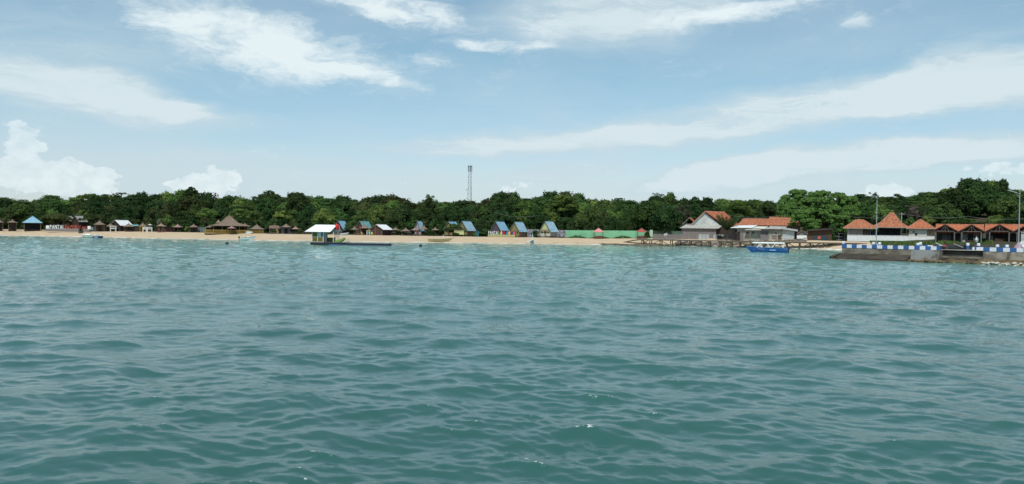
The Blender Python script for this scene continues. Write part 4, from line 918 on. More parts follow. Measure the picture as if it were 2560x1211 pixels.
gh = gable_house(2005, 236, 0, 3.2, 3.5, 1.9, 3.0, 'small board gabled hut with white panel below its gable', wood_dark, wood_grey, wood_brown, name='shack', cat='shack', doors=False)
MB().box(-1.45, 1.3, -.12, -.05, .55, 1.5).build('white_panel', white_paint, gh)
shack(2019, 2079, 578, 573, 236, 'dark brown shop shack with a teal mural panel under the big tree', wood_brown, wood_dark, (1, 2), .4)
r, b, X, Z = loc_house('mural_board', 'dark teal mural board with an orange red motif on the brown shop front', 'board', 2050, 235.2)
MB().box(X(2032), X(2068), 0, .06, Z(602), Z(590)).build('panel', flat('dark teal mural', (.02, .05, .07)), r); MB().lathe([(.02, 0), (.5, .02), (.45, .06), (.05, .07)], 9).build('motif', flat('orange red motif', (.5, .1, .05)), r, loc=(X(2048), -.03, Z(595))).rotation_euler = (R(90), 0, 0)
r, b, X, Z = loc_house('tiled_house', 'terracotta roofed house glimpsed through the big tree above the brown shop', 'house', 2050, 246)
MB().box(X(2024), X(2078), 0, 5, 0, Z(575)).build('wall', tan_wall, r); hip_roof(X(2020), X(2082), -.8, 6, Z(575), Z(557), X(2032), X(2068), 2.5, r, terra_w)
for px, lb in ((1964, 'white box crate with lid in front of the pale grey shed'), (2013, 'small white box crate in front of the small gabled hut')):
    r, b, X, Z = loc_house('box_crate', lb, 'crate', px, 233.5); w = 1.0 if px < 2000 else .55
    MB().box(-w, w, 0, .9, .0, .72).build('box', off_white, r); MB().box(-w - .12, w + .12, -.1, 1.0, .72, .86).build('lid', white_paint if px < 2000 else grey_roof, r)
# a timber frame and posts, nets
r, b, X, Z = loc_house('timber_frame', 'bare trestle of pale poles in front of the olive shack', 'frame', 1881, 233)
MB().tube((-.95, 0, 0), (-.75, 0, 1.75), .06).build('pole', pole_m, r); MB().tube((.9, 0, 0), (.35, 0, 1.7), .06).build('pole', pole_m, r); MB().tube((-1.0, 0, 1.72), (.5, 0, 1.68), .06).build('pole', pole_m, r)
MB().tube((-.75, 0, .1), (.1, 0, 1.68), .05).build('brace', pole_m, r)
def mound(px, D, w, h, label, m, name='fishing_net', cat='fishing net', seed=1):
    b = base(px, D, -.08); q = random.Random(seed); rs = []
    for k, (rr, z) in enumerate(((1, 0), (.9, .5), (.6, .85), (.25, 1.0))):
        rs.append([(w / 2 * rr * math.cos(a * PI / 7) * q.uniform(.8, 1.15), .7 * rr * math.sin(a * PI / 7), h * z * q.uniform(.75, 1.15)) for a in range(14)])
    return tag(MB().rings(rs).build(name, m, None, loc=b), label, cat)
mound(1866, 232.5, 3.4, .5, 'blue grey fishing net heaped by the trestle', flat('blue grey net', (.19, .24, .28)))
mound(1850, 232.8, 2.4, .38, 'pinkish fishing net heaped left of the blue grey one', flat('pink net', (.34, .22, .26)), seed=2)
mound(1790, 240, 4.5, .35, 'purple fishing net spread before the grey fence', flat('purple net', (.22, .19, .26)), seed=3)
mound(1711, 244, 5.5, .30, 'lilac fishing net spread before the left part of the grey fence', flat('lilac net', (.28, .26, .31)), seed=4)
mound(1885, 235, 2.0, .95, 'brown pile of sacking under the trestle', flat('brown sacking', (.10, .085, .06)), 'sack_pile', 'sacks', seed=5)
# grey fences
def fence(pxa, pxb, D, top, label, m, n=20, gap=.02, jit=.12, bot=None, name='board_fence'):
    pc = (pxa + pxb) / 2; r, b, X, Z = loc_house(name, label, 'fence', pc, D); h = Z(top); q = random.Random(int(pxa)); m_ = MB(); w = (X(pxb) - X(pxa)) / n
    for k in range(n): m_.box(X(pxa) + k * w + gap, X(pxa) + (k + 1) * w, q.uniform(0, .03), .06, -.2, h * (1 - q.uniform(0, jit)))
    m_.build('boards', m, r)
    for k in range(0, n + 1, 5): MB().tube((X(pxa) + k * w, -.06, -.2), (X(pxa) + k * w, -.06, h + .15), .055).build('post', pole_m, r)
    return r
fence(1632, 1700, 252, 585, 'low grey bamboo fence beside the mint pillar', wood_grey, 34)
fence(1700, 1745, 250, 585.5, 'grey board fence in front of the lean-to, left part', wood_grey, 24)
fence(1746, 1772, 249, 585, 'bluish white upright board fence in the middle before the lean-to', grey_wall, 14)
fence(1783, 1802, 249, 586, 'pale board fence left of the coconut palm', grey_wall, 10)
fence(1803, 1822, 248, 586.5, 'pale grey fence at the foot of the coconut palm', wood_grey, 10)
fence(1822, 1842, 245, 585, 'purplish brown fence left of the shack doors', flat('purplish boards', (.15, .12, .13)), 12)
r, b, X, Z = loc_house('dark_box', 'dark cabinet standing between two pale fences', 'cabinet', 1798, 247.5); MB().box(-.6, .6, 0, .6, 0, 1.3).build('cabinet', dark_in, r); MB().box(-.5, .5, -.03, -.004, .2, .6).build('door', wood_brown, r)
r, b, X, Z = loc_house('sign_post', 'small white square sign on a thin post before the pale fence', 'sign', 1806, 246.5); MB().tube((0, 0, 0), (0, 0, 1.3), .04).build('post', pole_m, r); MB().box(-.33, .33, -.06, -.02, 1.1, 1.62).build('board', white_paint, r)
r, b, X, Z = loc_house('tilted_board', 'pale blue grey board tilted on a pole above the bamboo fence', 'board', 1664, 250); MB().tube((0, 0, 0), (0, .1, 2.2), .05).build('post', pole_m, r); bd = MB().box(-.55, .55, -.1, -.04, -.4, .4).build('board', grey_wall, r, loc=(0, 0, 1.95)); bd.rotation_euler = (0, R(-22), 0)
for px, h_ in ((1650, 2.3), (1693, 2.3)):
    o = MB().tube((0, 0, -.2), (0, 0, h_), .05).build('pole', pole_m, None, loc=base(px, 249)); tag(o, 'thin bare pole %s the tilted board' % ('left of' if px < 1660 else 'right of'), 'pole')
# shaded yard fence between shop and white wall
r, b, X, Z = loc_house('yard_fence', 'thin posts and rails of a dark yard fence left of the white wall', 'fence', 2098, 238)
for px in (2080, 2097, 2112): MB().tube((X(px), 0, 0), (X(px), 0, Z(583)), .05).build('post', steel, r)
for py in (584, 592, 599): MB().tube((X(2080), 0, Z(py)), (X(2116), 0, Z(py)), .03).build('rail', steel, r)

# three hip roofed pavilions behind the white wall
D = 232
r, b, X, Z = loc_house('hip_house', 'tan house with hipped tile roof at the left end of the white wall', 'house', 2150, 234)
w = MB().box(X(2119), X(2157), 0, 6, 0, Z(571)).build('wall', tan_wall, r)
MB().box(X(2157), X(2178), 1.4, 1.55, 0, Z(571)).build('recessed_wall', wood_dark, r)
for px in (2160, 2164, 2168, 2172, 2176): MB().box(X(px) - .07, X(px) + .07, .9, 1.05, 0, Z(572)).build('column', tan_wall, r)
MB().box(X(2119) - .05, X(2119) + .1, -.04, -.003, 0, Z(571)).build('corner_strip', white_paint, w)
hip_roof(X(2107), X(2193), -1, 7, Z(571), Z(550), X(2138), X(2158), 3, r, terra_w)
r, b, X, Z = loc_house('joglo_hall', 'open dark hall with tall two pitched tile roof in the middle behind the lamp post', 'hall', 2225, 236)
x0, x1 = X(2177), X(2272)
def lerp(a, b, t): return a + (b - a) * t
zl_, zm, zt_ = Z(568.5), Z(556), Z(532); y0, y1 = -1.2, 8.2
xm0, xm1 = X(2201), X(2251); ym0, ym1 = 1.1, 5.9
lowr = [(x0, y0, zl_), (x1, y0, zl_), (x1, y1, zl_), (x0, y1, zl_)]; mid = [(xm0, ym0, zm), (xm1, ym0, zm), (xm1, ym1, zm), (xm0, ym1, zm)]
tp = [(X(2224), 3.2, zt_), (X(2233), 3.2, zt_)]
m = MB()
for i in range(4): j = (i + 1) % 4; m.slab(lowr[i], lowr[j], mid[j], mid[i], .12)
m.slab(mid[0], mid[1], tp[1], tp[0], .12).slab(mid[2], mid[3], tp[0], tp[1], .12).tri(mid[1], mid[2], tp[1], .12).tri(mid[3], mid[0], tp[0], .12)
rf = m.build('roof', terra_w, r); m = MB()
for i in range(4): m.tube(lowr[i], mid[i], .11, n=5).tube(mid[i], tp[0 if i in (0, 3) else 1], .11, n=5)
m.tube(tp[0], tp[1], .14).build('ridge_cap', ridge_m, rf)
MB().box(x0 - .03, x1 + .03, y0 - .06, y0 - .003, zl_ - .22, zl_ + .02).build('fascia', tan_wall, r)
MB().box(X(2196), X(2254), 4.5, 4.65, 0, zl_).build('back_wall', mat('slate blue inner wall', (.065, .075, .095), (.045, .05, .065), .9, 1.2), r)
for px in (2184, 2204, 2252, 2266): MB().box(X(px) - .13, X(px) + .13, .0, .26, 0, zl_ + .1).build('column', tan_wall if px > 2240 else wood_dark, r)
MB().box(X(2180), X(2190), 1.5, 2.2, .4, 1.9).build('tarpaulin', flat('bright blue tarpaulin', (.06, .22, .5)), r)
r, b, X, Z = loc_house('hip_house', 'cream house with pointed tile roof and tiny square window behind the white wall', 'house', 2300, 232)
w = MB().box(X(2272), X(2317), 0, 5.5, 0, Z(572)).build('wall', cream, r)
MB().slab((X(2317) + .003, 0, 0), (X(2330), 3.5, 0), (X(2330), 3.5, Z(572)), (X(2317) + .003, 0, Z(572)), .1).build('side_wall', flat('orange tan side wall', (.42, .28, .17)), r)
window(w, X(2287.5), X(2292.5), Z(589), Z(583.5), 0)
MB().lathe([(.05, 0), (.22, .01), (.24, .06), (.2, .1), (.05, .1)], 12).build('round_vent', dark_in, w, loc=(X(2283.5), -.004, Z(580.3))).rotation_euler = (R(90), 0, 0)
hip_roof(X(2265), X(2339), -.9, 6.5, Z(571.5), Z(549), X(2299), X(2302), 2.8, r, terra)
r, ln = wallseg('white_wall', 'long low white garden wall in front of the three tile roofed buildings', 'wall', 2118, 604.5, 229, 2336, 607, 226, 588.5, 591, white_paint, cap=white_paint)
# kiosk rows with twin gables
def kiosk(pxL, pxR, gables, D, label, fills):
    pc = (pxL + pxR) / 2; r, b, X, Z = loc_house('market_kiosk', label, 'kiosk', pc, D, dz=-.15); zr, ze, zg = Z(562), Z(583), 0
    yr = 3.2; hwid = 3.75; m = MB()
    m.slab((X(pxL), -.2, ze), (X(pxR), -.2, ze), (X(pxR), yr, zr), (X(pxL), yr, zr), .1).slab((X(pxR), yr * 2 + .6, ze), (X(pxL), yr * 2 + .6, ze), (X(pxL), yr, zr), (X(pxR), yr, zr), .1)
    rf = m.build('roof', terra, r); MB().tube((X(pxL), yr, zr + .07), (X(pxR), yr, zr + .07), .12).build('ridge_cap', ridge_m, rf)
    for g in gables:
        x = X(g); gf = -1.6
        gr_ = MB().slab((x, gf, zr + .05), (x, yr, zr + .05), (x - hwid, yr - .3, ze + .05), (x - hwid, gf, ze + .05), .1).slab((x, yr, zr + .05), (x, gf, zr + .05), (x + hwid, gf, ze + .05), (x + hwid, yr - .3, ze + .05), .1).build('gable_roof', terra, r)
        for sg in (-1, 1): MB().slab((x, gf - .06, zr - .28), (x + sg * hwid, gf - .06, ze - .28), (x + sg * hwid, gf - .06, ze + .08), (x, gf - .06, zr + .08), .06).build('bargeboard', wood_dark, r)
        m = MB().tube((x - 2.1, gf + .1, ze + (zr - ze) * .18), (x + 2.1, gf + .1, ze + (zr - ze) * .18), .1)
        m.tube((x, gf + .1, ze + .3), (x, gf + .1, zr - .2), .08).tube((x - 1.1, gf + .1, ze + .3), (x - .1, gf + .1, zr - .5), .06).tube((x + 1.1, gf + .1, ze + .3), (x + .1, gf + .1, zr - .5), .06)
        m.build('truss', mat('pale grey timber', (.19, .185, .175), (.11, .105, .10), .9, 4), r)
        for dx_ in (-2.2, 2.2): MB().box(x + dx_ - .13, x + dx_ + .13, gf - .02, gf + .24, -.3, ze + .25).build('post', mat('pale grey timber', (.19, .185, .175)), r)
        for dx_ in (-.8, .9): MB().box(x + dx_ - .08, x + dx_ + .08, 1.3, 1.46, -.3, ze).build('post', wood_dark, r)
        MB().box(x - 1.0, x + 1.2, .2, 1.0, 0, .95).build('stall_table', wood_brown, r)
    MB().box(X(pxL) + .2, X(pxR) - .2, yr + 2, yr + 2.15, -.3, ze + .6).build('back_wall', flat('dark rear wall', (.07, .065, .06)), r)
    for (a, c, z0, z1, mm, y) in fills: MB().box(X(a), X(c), y, y + .12, -.3 if z0 is None else Z(z0), Z(z1)).build('partition', mm, r)
    return r, X, Z
plank_g = mat('dull grey plaster', (.20, .195, .185), (.12, .115, .105), .9, 1.1, 6)
kiosk(2337, 2459, (2362, 2428), 213, 'left pair of market kiosks with joined orange gable roofs', [(2354, 2376, None, 584, plank_g, 2.6), (2400, 2419, None, 583, plank_g, .6), (2433, 2447, None, 594, off_white, 1.0), (2433, 2447, 590, 582, plank_g, .95)])
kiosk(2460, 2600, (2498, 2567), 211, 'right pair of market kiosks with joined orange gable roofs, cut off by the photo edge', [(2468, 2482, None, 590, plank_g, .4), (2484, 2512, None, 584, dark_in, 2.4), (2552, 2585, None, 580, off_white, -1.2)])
for k, (px, c, lb) in enumerate(((2409, (.25, .23, .22), 'grey sack slumped at the left kiosks'), (2441, (.6, .62, .6), 'pale folded parasol leaning in the left kiosks'), (2473, (.12, .08, .06), 'brown stool at the right kiosks'))):
    b = base(px, 209.5, -.05)
    if k == 1: tag(MB().lathe([(.04, 0), (.3, .5), (.42, 1.0), (.05, 1.9)], 8, jit=.05).build('folded_parasol', flat('k%d' % k, c), None, loc=b), lb, 'parasol')
    elif k == 0: tag(MB().lathe([(.45, 0), (.5, .3), (.35, .7), (.12, .95), (.16, 1.05)], 9, jit=.06).build('sack', flat('k%d' % k, c), None, loc=b), lb, 'sack')
    else: 
        q = thing('stool', lb, 'stool', b); MB().box(-.3, .3, -.3, .3, .5, .58).build('seat', wood_brown, q)
        for x in (-.24, .24):
            for y in (-.24, .24): MB().box(x - .04, x + .04, y - .04, y + .04, 0, .5).build('leg', wood_brown, q)

# ------------------------------------------------------------------ jetty
jp = [(1543, 248, .62), (1560, 246, .95), (1580, 243.5, 1.55), (1600, 241.5, 1.93), (1660, 239, 1.93), (1850, 231, 1.90), (2010, 221, 1.92), (2100, 215.5, 1.95), (2170, 211, 1.95)]
JP = []
for px, D, z in jp:
    p = P(px, hor(px) + (CAMZ - z) * F / D, D); JP.append(Vector((p.x, D, z)))
J = thing('jetty', 'long timber jetty on paired posts running from the beach to the village', 'jetty', JP[3].copy().freeze() if False else (JP[3].x, JP[3].y, 0))
o0 = Vector((JP[3].x, JP[3].y, 0)); W_ = 2.2
nrm = Vector((.36, .93, 0)).normalized()
m = MB(); rl_ = MB()
for a, c in zip(JP, JP[1:]):
    a, c = a - o0, c - o0; m.slab(a, c, c + nrm * W_, a + nrm * W_, .12)
m.build('deck', jetty_deck, J)
m = MB()
for a, c in zip(JP, JP[1:]):
    a, c = a - o0 + Vector((0, -.06, -.12)), c - o0 + Vector((0, -.06, -.12)); m.slab(a, c, c + Vector((0, 0, -.24)), a + Vector((0, 0, -.24)), .08)
m.build('edge_beam', jetty_wood, J)
def jat(X_):
    for a, c in zip(JP, JP[1:]):
        if a.x <= X_ <= c.x: t = (X_ - a.x) / (c.x - a.x); return a.lerp(c, t)
    return JP[-1].copy()
x = JP[3].x + .5; k = 0; prev = None
while x < JP[-1].x - .5:
    a = jat(x) - o0; low_ = min(-.5, 0)
    MB().tube((a.x, a.y + .05, -1.2), (a.x, a.y + .05, a.z - .12), .16, .15, 8).build('post', jetty_wood, J)
    bk = a + nrm * (W_ - .2); MB().tube((bk.x + .2, bk.y, -1.2), (bk.x + .2, bk.y, bk.z - .12), .16, .15, 8).build('post', jetty_wood, J)
    MB().box(a.x - .1, a.x + .1, a.y - .02, a.y + W_ + .02, a.z - .34, a.z - .125).build('cross_beam', jetty_wood, J)
    if prev is not None:
        u, v = (prev, a) if k % 2 else (a, prev); MB().tube((u.x, u.y - .1, u.z - .3), (v.x, v.y - .1, .12), .11, n=5).build('brace', jetty_wood, J)
        if k % 4 == 1: MB().tube((v.x, v.y + W_ - .3, v.z - .3), (u.x, u.y + W_ - .3, .12), .11, n=5).build('brace', jetty_wood, J)
    prev = a; x += 2.9 if k % 3 else 2.3; k += 1
# railing pole here and there
for px in (1893, 1985):
    p = jat(P(px, 603, 228).x); o = MB().tube((0, 0, 0), (0, 0, 1.6 if px < 1900 else .9), .05).build('mooring_pole', pole_m, None, loc=p + Vector((0, .4, 0))); tag(o, 'thin mooring pole on the jetty deck %s the blue boat' % ('above' if px < 1900 else 'right of'), 'pole')
# rubble
q = random.Random(5); m = MB(); stones = []
def rock(m, x, y, z, r, q):
    vs = []; n = 7
    rs = []
    for rr, h in ((.6, -.5), (1, -.1), (.85, .4), (.35, .7)):
        rs.append([(x + r * rr * math.cos(2 * PI * i / n) * q.uniform(.8, 1.25), y + r * rr * math.sin(2 * PI * i / n) * q.uniform(.8, 1.2), z + r * .7 * h * q.uniform(.8, 1.2)) for i in range(n)])
    m.rings(rs)
for k in range(620):
    px = q.uniform(1690, 2015); D_ = float(np.interp(px, [1690, 1850, 2015], [241, 236, 227])) + q.uniform(-1.2, 4.5); p = base(px, D_); rock(m, p.x, p.y, p.z, q.uniform(.25, .6), q)
o = m.build('rubble', mat('rubble stone', (.24, .20, .15), (.07, .055, .04), .95, .9, 6), None); tag(o, 'brown rubble bank under the jetty before the shacks', 'rubble', kind='stuff')
m = MB()
for k in range(330):
    px = q.uniform(1500, 1700); D_ = float(np.interp(px, [1500, 1600, 1700], [241, 236.5, 239])) + q.uniform(-1, 1.4) * min(1, (px - 1480) / 60); p = P(px, 600, D_); rock(m, p.x, p.y, q.uniform(-.1, .14), q.uniform(.3, .8), q)
o = m.build('reef_rocks', mat('wet reef rock', (.16, .13, .085), (.05, .045, .03), .8, .9, 6), None); tag(o, 'dark weedy reef rocks at the waterline below the jetty ramp', 'rocks', kind='stuff')
m = MB()
for k in range(70):
    px = q.uniform(1380, 1520); p = base(px, 243.2 + q.uniform(-1, 1)); rock(m, p.x, p.y, p.z, q.uniform(.05, .14), q)
tag(m.build('beach_wrack', mat('wrack', (.10, .08, .05)), None), 'thin dark line of weed along the beach', 'seaweed', kind='stuff')

# ------------------------------------------------------------------ stone pier
conc = mat('sea worn concrete', (.25, .225, .18), (.12, .105, .08), .92, .55, 9, (1, 1, 1.6), .5, lo=.38, hi=.62)
conc_d = mat('dark wet concrete', (.075, .062, .045), (.035, .03, .022), .8, .6, 8, (1, 1, 1), .5)
conc_b = mat('patched blue grey concrete', (.31, .31, .30), (.15, .13, .10), .9, .42, 9, (1, 1, 1), .4, lo=.42, hi=.56)
conc_w = mat('weedy brown ledge', (.20, .145, .07), (.06, .045, .03), .95, 1.2, 8, (1, 1, 1), .6)
conc_p = mat('pale concrete lip', (.50, .48, .42), (.36, .34, .3), .9, 1)
ZK, ZB = 2.46, 1.93            # kerb top, deck level
def pt(px, D): p = P(px, 620, D); return Vector((p.x, D, 0))
A, B = pt(2105, 133.5), pt(2358, 124.5)
C_, E = pt(2459, 119.5), pt(2700, 111.5)
ux = (E - A).normalized(); uy = Vector((-ux.y, ux.x, 0))       # along the front, and landward
pier = thing('stone_pier', 'weathered concrete pier with sloping foot, landing steps and blue and white kerb at right', 'pier', (A.x, A.y, 0), math.atan2(ux.y, ux.x))
def loc2(v): d = v - A; return Vector((d.dot(ux), d.dot(uy), 0))
b_, c_, e_ = loc2(B), loc2(C_), loc2(E)
LB, LC, LE = b_.x, c_.x, e_.x; fy = lambda x: 0.0
print('PIER', b_, c_, e_)
WD = 7.0
MB().prism([(0, -1.5), (LB, -1.5), (LB, ZB), (0, ZB)], 0, WD).build('left_block', conc, pier)
MB().prism([(LC, -1.5), (LE, -1.5), (LE, ZB), (LC, ZB)], -.2, WD).build('right_block', conc, pier)
MB().prism([(LB, -1.5), (LC, -1.5), (LC, ZB - .12), (LB, ZB - .12)], 3.6, WD).build('landing_back', conc, pier)
# sloping dark foot on the left, its end turned round the corner
x4 = LB * .72
MB().rings([[(-1.3, -2.0, -.9), (-1.3, -2.0, .50), (-.5, -.2, .98), (-.5, 1.2, .98), (-.5, 1.2, -.9)], [(-.5, -3.0, -.9), (-.5, -3.0, .42), (-.1, -.02, 1.0), (-.1, 1.2, 1.0), (-.1, 1.2, -.9)]]).build('end_slab', conc_d, pier)
MB().prism([(-.6, -.9), (x4 + 1, -.9), (x4 + 1, .06), (-.6, .14)], -3.3, -2.6).build('toe', conc, pier)
MB().rings([[(0, -2.8, -.9), (0, -2.8, .3), (0, -.03, .98), (0, -.03, -.9)], [(x4, -2.8, -.9), (x4, -2.8, .26), (x4, -.03, 1.0), (x4, -.03, -.9)]]).build('sloping_foot', conc_d, pier)
MB().prism([(x4 + .05, -.5), (LB - .3, -.5), (LB + .25, ZB - .06), (x4 + .3, ZB - .06)], -1.0, -.02).build('patched_block', conc_b, pier)
q = random.Random(9)
m = MB()
for k in range(60): rock(m, lerp(x4, LB + 7, k / 59) + q.uniform(-.2, .2), -1.3 - q.uniform(0, .5), q.uniform(.05, .22), q.uniform(.3, .5), q)
m.build('weedy_ledge', conc_w, pier)
for k, (z, y) in enumerate(((.38, -.8), (.72, .3), (1.18, 1.4), (1.62, 2.5))):
    st = MB().box(LB + .02, LC + .2, y, 3.6, -.5, z).build('step', conc_w if k < 2 else conc, pier)
    MB().box(LB + .02, LC + .2, y - .03, y + .5, z + .003, z + .05).build('step_nosing', conc_p if k == 3 else conc, st)
# raking buttress walls on the right
for i, (a, c, y0_, mm) in enumerate(((LC, LC + 3.2, -.9, conc), (LC + 3.25, LC + 6.3, -1.1, conc), (LC + 6.35, LC + 10.2, -2.0, conc_b), (LC + 10.25, LE, -.8, conc))):
    MB().rings([[(a, y0_ - .5, -.6), (a + .4, -.22, ZB - .05), (a + .4, .3, ZB - .05), (a, .3, -.6)], [(c, y0_ - .5, -.6), (c - .05, -.22, ZB - .05), (c - .05, .3, ZB - .05), (c, .3, -.6)]]).build('buttress', mm, pier)
MB().rings([[(LC - .3, -2.4, -.6), (LC - .3, -2.0, .62), (LC - .3, -.5, .75), (LC - .3, -.5, -.6)], [(LC + 8, -2.6, -.6), (LC + 8, -2.2, .60), (LC + 8, -.5, .8), (LC + 8, -.5, -.6)]]).build('stained_footing', conc_w, pier)
m = MB()
for k in range(90): rock(m, LC + q.uniform(.5, 10.5), -2.9 - q.uniform(-.3, .7), q.uniform(-.05, .35), q.uniform(.12, .34), q)
o = m.build('white_rocks', mat('white shell crusted rock', (.68, .66, .60), (.35, .31, .24), .9, 2.5, 6), pier)
MB().box(0, LE, .9, WD - .6, ZB + .002, ZB + .05).build('deck_surface', conc_p, pier)
def kerb(x0, x1, y, z0, z1, w, step, first, parent=pier, th=.5):
    x = x0; k = first
    while x < x1 - .05:
        c = min(x + step, x1)
        MB().box(x + .004, c - .004, y, y + th, z0, z1 - (0 if k % 2 else .0)).build('kerb_block', white_kerb if k % 2 else blue_kerb, parent); x = c; k += 1
kz = ZB + .06
kerb(0, LB - .05, -.06, ZB - .03, ZK, 0, .80, 0)
kerb(LC + .0, LE, -.26, ZB - .03, ZK + .02, 0, .86, 0)
kerb(9.8, LB + 1.0, WD - .6, ZB, ZK + .1, 0, .8, 1, th=.5)
kerb(LB + 3.3, LC + .2, 4.4, ZB - .1, ZK - .02, 0, .82, 0)
m = MB()
for k in range(4): MB().box(LC - 2.4 + k * .55, LC - 2.15 + k * .55, 4.2, 4.38, ZB - .05, ZK - .04).build('white_post', white_kerb, pier)
def bollard(x, y, label, h=1.02, r=.21, z=None):
    w = pier.matrix_basis @ Vector((x, y, 0)); z = ZB + .0 if z is None else z
    r_ = thing('bollard', label, 'bollard', (w.x, w.y, z), pier.rotation_euler.z, 'blue and white bollards on the pier')
    MB().lathe([(r, 0), (r, h * .62), (r * .85, h * .64)], 12).build('base', blue_kerb, r_); MB().lathe([(r * .95, h * .62), (r * 1.12, h * .66), (r * 1.12, h * .92), (r * .8, h)], 12).build('cap', white_kerb, r_)
def xof(px):      # distance along the pier front seen at pixel column px
    for k in range(0, 6000):
        x = k * .01; w = pier.matrix_basis @ Vector((x, .2, 0)); d = w.x / w.y
        pr = P(px, 615, w.y)
        if w.x >= pr.x: return x
    return x
bpy.context.view_layer.update()
BW = .75
for px, y, lb in ((2108, .75, 'bollard on the far left corner of the pier'), (2184, .75, 'bollard just left of the lamp post on the pier'), (2199, .75, 'bollard just right of the lamp post on the pier'), (2295, .75, 'front bollard of the pair near the red shirted person'), (2303, 5.6, 'rear bollard of the pair near the red shirted person'),
                  (2422, 5.3, 'bollard behind the left end of the landing steps'), (2449, 5.3, 'bollard behind the right end of the landing steps'), (2494, .6, 'bollard left of the blue barrel'), (2518, .6, 'bollard right of the blue barrel'), (2559, .6, 'bollard at the right edge of the photo')):
    p = P(px, 615, 120); x = xof(px) ; w = pier.matrix_basis @ Vector((x, y, 0)); px2 = CX + w.x / w.y * F; x -= (px2 - px) * w.y / F
    bollard(x, y, lb, 1.0 + (.12 if y > 2 else 0))
x = xof(2511); w = pier.matrix_basis @ Vector((x, 1.3, ZB)); o = MB().lathe([(.27, 0), (.3, .1), (.29, .4), (.3, .45), (.29, .8), (.26, .92), (.08, .94)], 14).build('blue_barrel', flat('blue barrel plastic', (.03, .16, .42)), None, True, loc=w); tag(o, 'blue plastic barrel between two bollards near the right lamp post', 'barrel')
# lamp posts
def lamp(px, D_y, top, label, armdir, long_arm):
    x = xof(px); w = pier.matrix_basis @ Vector((x, D_y, 0)); px2 = CX + w.x / w.y * F; x -= (px2 - px) * w.y / F; w = pier.matrix_basis @ Vector((x, D_y, ZB))
    r = thing('street_lamp', label, 'street lamp', w, 0, 'street lamps on the pier'); h = zz(px, top, w.y) - w.z
    MB().tube((0, 0, 0), (0, 0, h), .09, .05, 10).build('pole', steel, r); MB().lathe([(.22, 0), (.22, .12), (.13, .2)], 10).build('base_plate', steel, r)
    if long_arm:
        a = MB().tube((0, 0, h - .55), (-1.0, 0, h - .28), .04).build('arm', steel, r); MB().tube((0, 0, h - 1.15), (-.7, 0, h - .42), .025).build('brace', steel, r)
        MB().rings([[(-.5, -.12, h - .40), (-.5, .12, h - .40), (-.5, .12, h - .32), (-.5, -.12, h - .32)], [(-1.75, -.16, h - .05), (-1.75, .16, h - .05), (-1.75, .16, h + .02), (-1.75, -.16, h + .02)]]).build('lamp_head', off_white, a)
        MB().slab((-.5, -.2, h + .06), (.35, -.2, h - .02), (.35, .3, h - .02), (-.5, .3, h + .06), .04).build('solar_panel', glass_m, r) if False else None
    else:
        MB().tube((0, 0, h), (-.25, 0, h + .28), .04).build('arm', steel, r)
        MB().slab((-.82, -.2, h + .62), (.12, -.2, h - .05), (.12, .22, h - .02), (-.82, .22, h + .66), .07).build('lamp_head', mat('lamp head', (.30, .32, .34)), r)
    return r
lamp(2190.5, 1.1, 497, 'street lamp with a short tilted head standing before the tall roofed hall', -1, False)
RL = lamp(2547, 1.0, 476, 'street lamp with a long arm to the left near the right edge of the photo', -1, True)
r = thing('cloth_bundle', 'faded pink and grey cloth wrapped round the foot of the right street lamp', 'cloth', RL.location, 0)
MB().lathe([(.62, .05), (.55, .4), (.42, .8), (.25, 1.15), (.16, 1.35)], 11, jit=.08, seed=3).build('grey_cloth', flat('grey cloth', (.38, .37, .40)), r); MB().lathe([(.6, .5), (.46, .85), (.3, 1.12)], 9, jit=.1, seed=5, c=(-.1, -.08)).build('pink_cloth', flat('faded pink cloth', (.42, .28, .32)), r)
# edge of a white vehicle
w = pier.matrix_basis @ Vector((xof(2557), 3.2, ZB + .06)); r = thing('parked_van', 'white van roof and dark side window cut off by the right edge of the photo', 'van', (w.x + 2.0, w.y + 1, w.z), 0)
bd = MB().prism([(-1.9, .25), (1.9, .25), (1.9, 1.55), (-1.2, 1.55), (-1.9, .95)], 0, 1.5).build('body', off_white, r); MB().box(-1.1, 1.5, -.01, .0, .9, 1.4).build('window', glass_m, bd)
for x in (-1.2, 1.2):
    for y in (-.02, 1.36): t_ = MB().tube((x, y, .3), (x, y + .16, .3), .3, n=14).build('wheel', black_m, r)
# dark outrigger hull and poles lying behind the kerb by the steps
w = pier.matrix_basis @ Vector((xof(2366), 4.4, ZB + .05)); r = thing('outrigger_boat', 'dark outrigger hull with pale slanting poles lying on the pier behind the kerb', 'boat', w, R(-6))
hull(6.0, .7, .55, .0, .7, .6, 12, .4).build('hull', flat('black green hull', (.03, .045, .045)), r)
MB().tube((-2.9, -.4, 1.0), (-1.5, -.3, .5), .06).build('pole', off_white, r); MB().tube((-.2, -.4, .95), (1.2, -.4, .35), .07).build('pole', flat('grey lilac pole', (.34, .31, .33)), r)
MB().tube((1.7, -.3, -.3), (1.5, -.3, 1.2), .12, .05).build('rudder', black_m, r)
# grass strip
m_ = []; q = random.Random(12); m = MB()
for k in range(5200):
    px = q.uniform(2175, 2480); D_ = q.uniform(196, 219); p = base(px, D_)
    hmax = .32 + (.4 if 2345 < px < 2395 else .1) * q.random(); a = q.uniform(0, PI); w_ = q.uniform(.15, .4)
    dx, dy = w_ * math.cos(a), w_ * math.sin(a); m.add([(p.x - dx, p.y - dy, p.z), (p.x + dx, p.y + dy, p.z), (p.x + q.uniform(-.2, .2), p.y, p.z + hmax)], [(0, 1, 2)])
GRASS = m.build('ground_cover', mat('low green ground cover', (.10, .17, .035), (.045, .09, .02), .9, .5), None); tag(GRASS, 'low green ground cover between the pier and the kiosks', 'ground cover', kind='stuff')

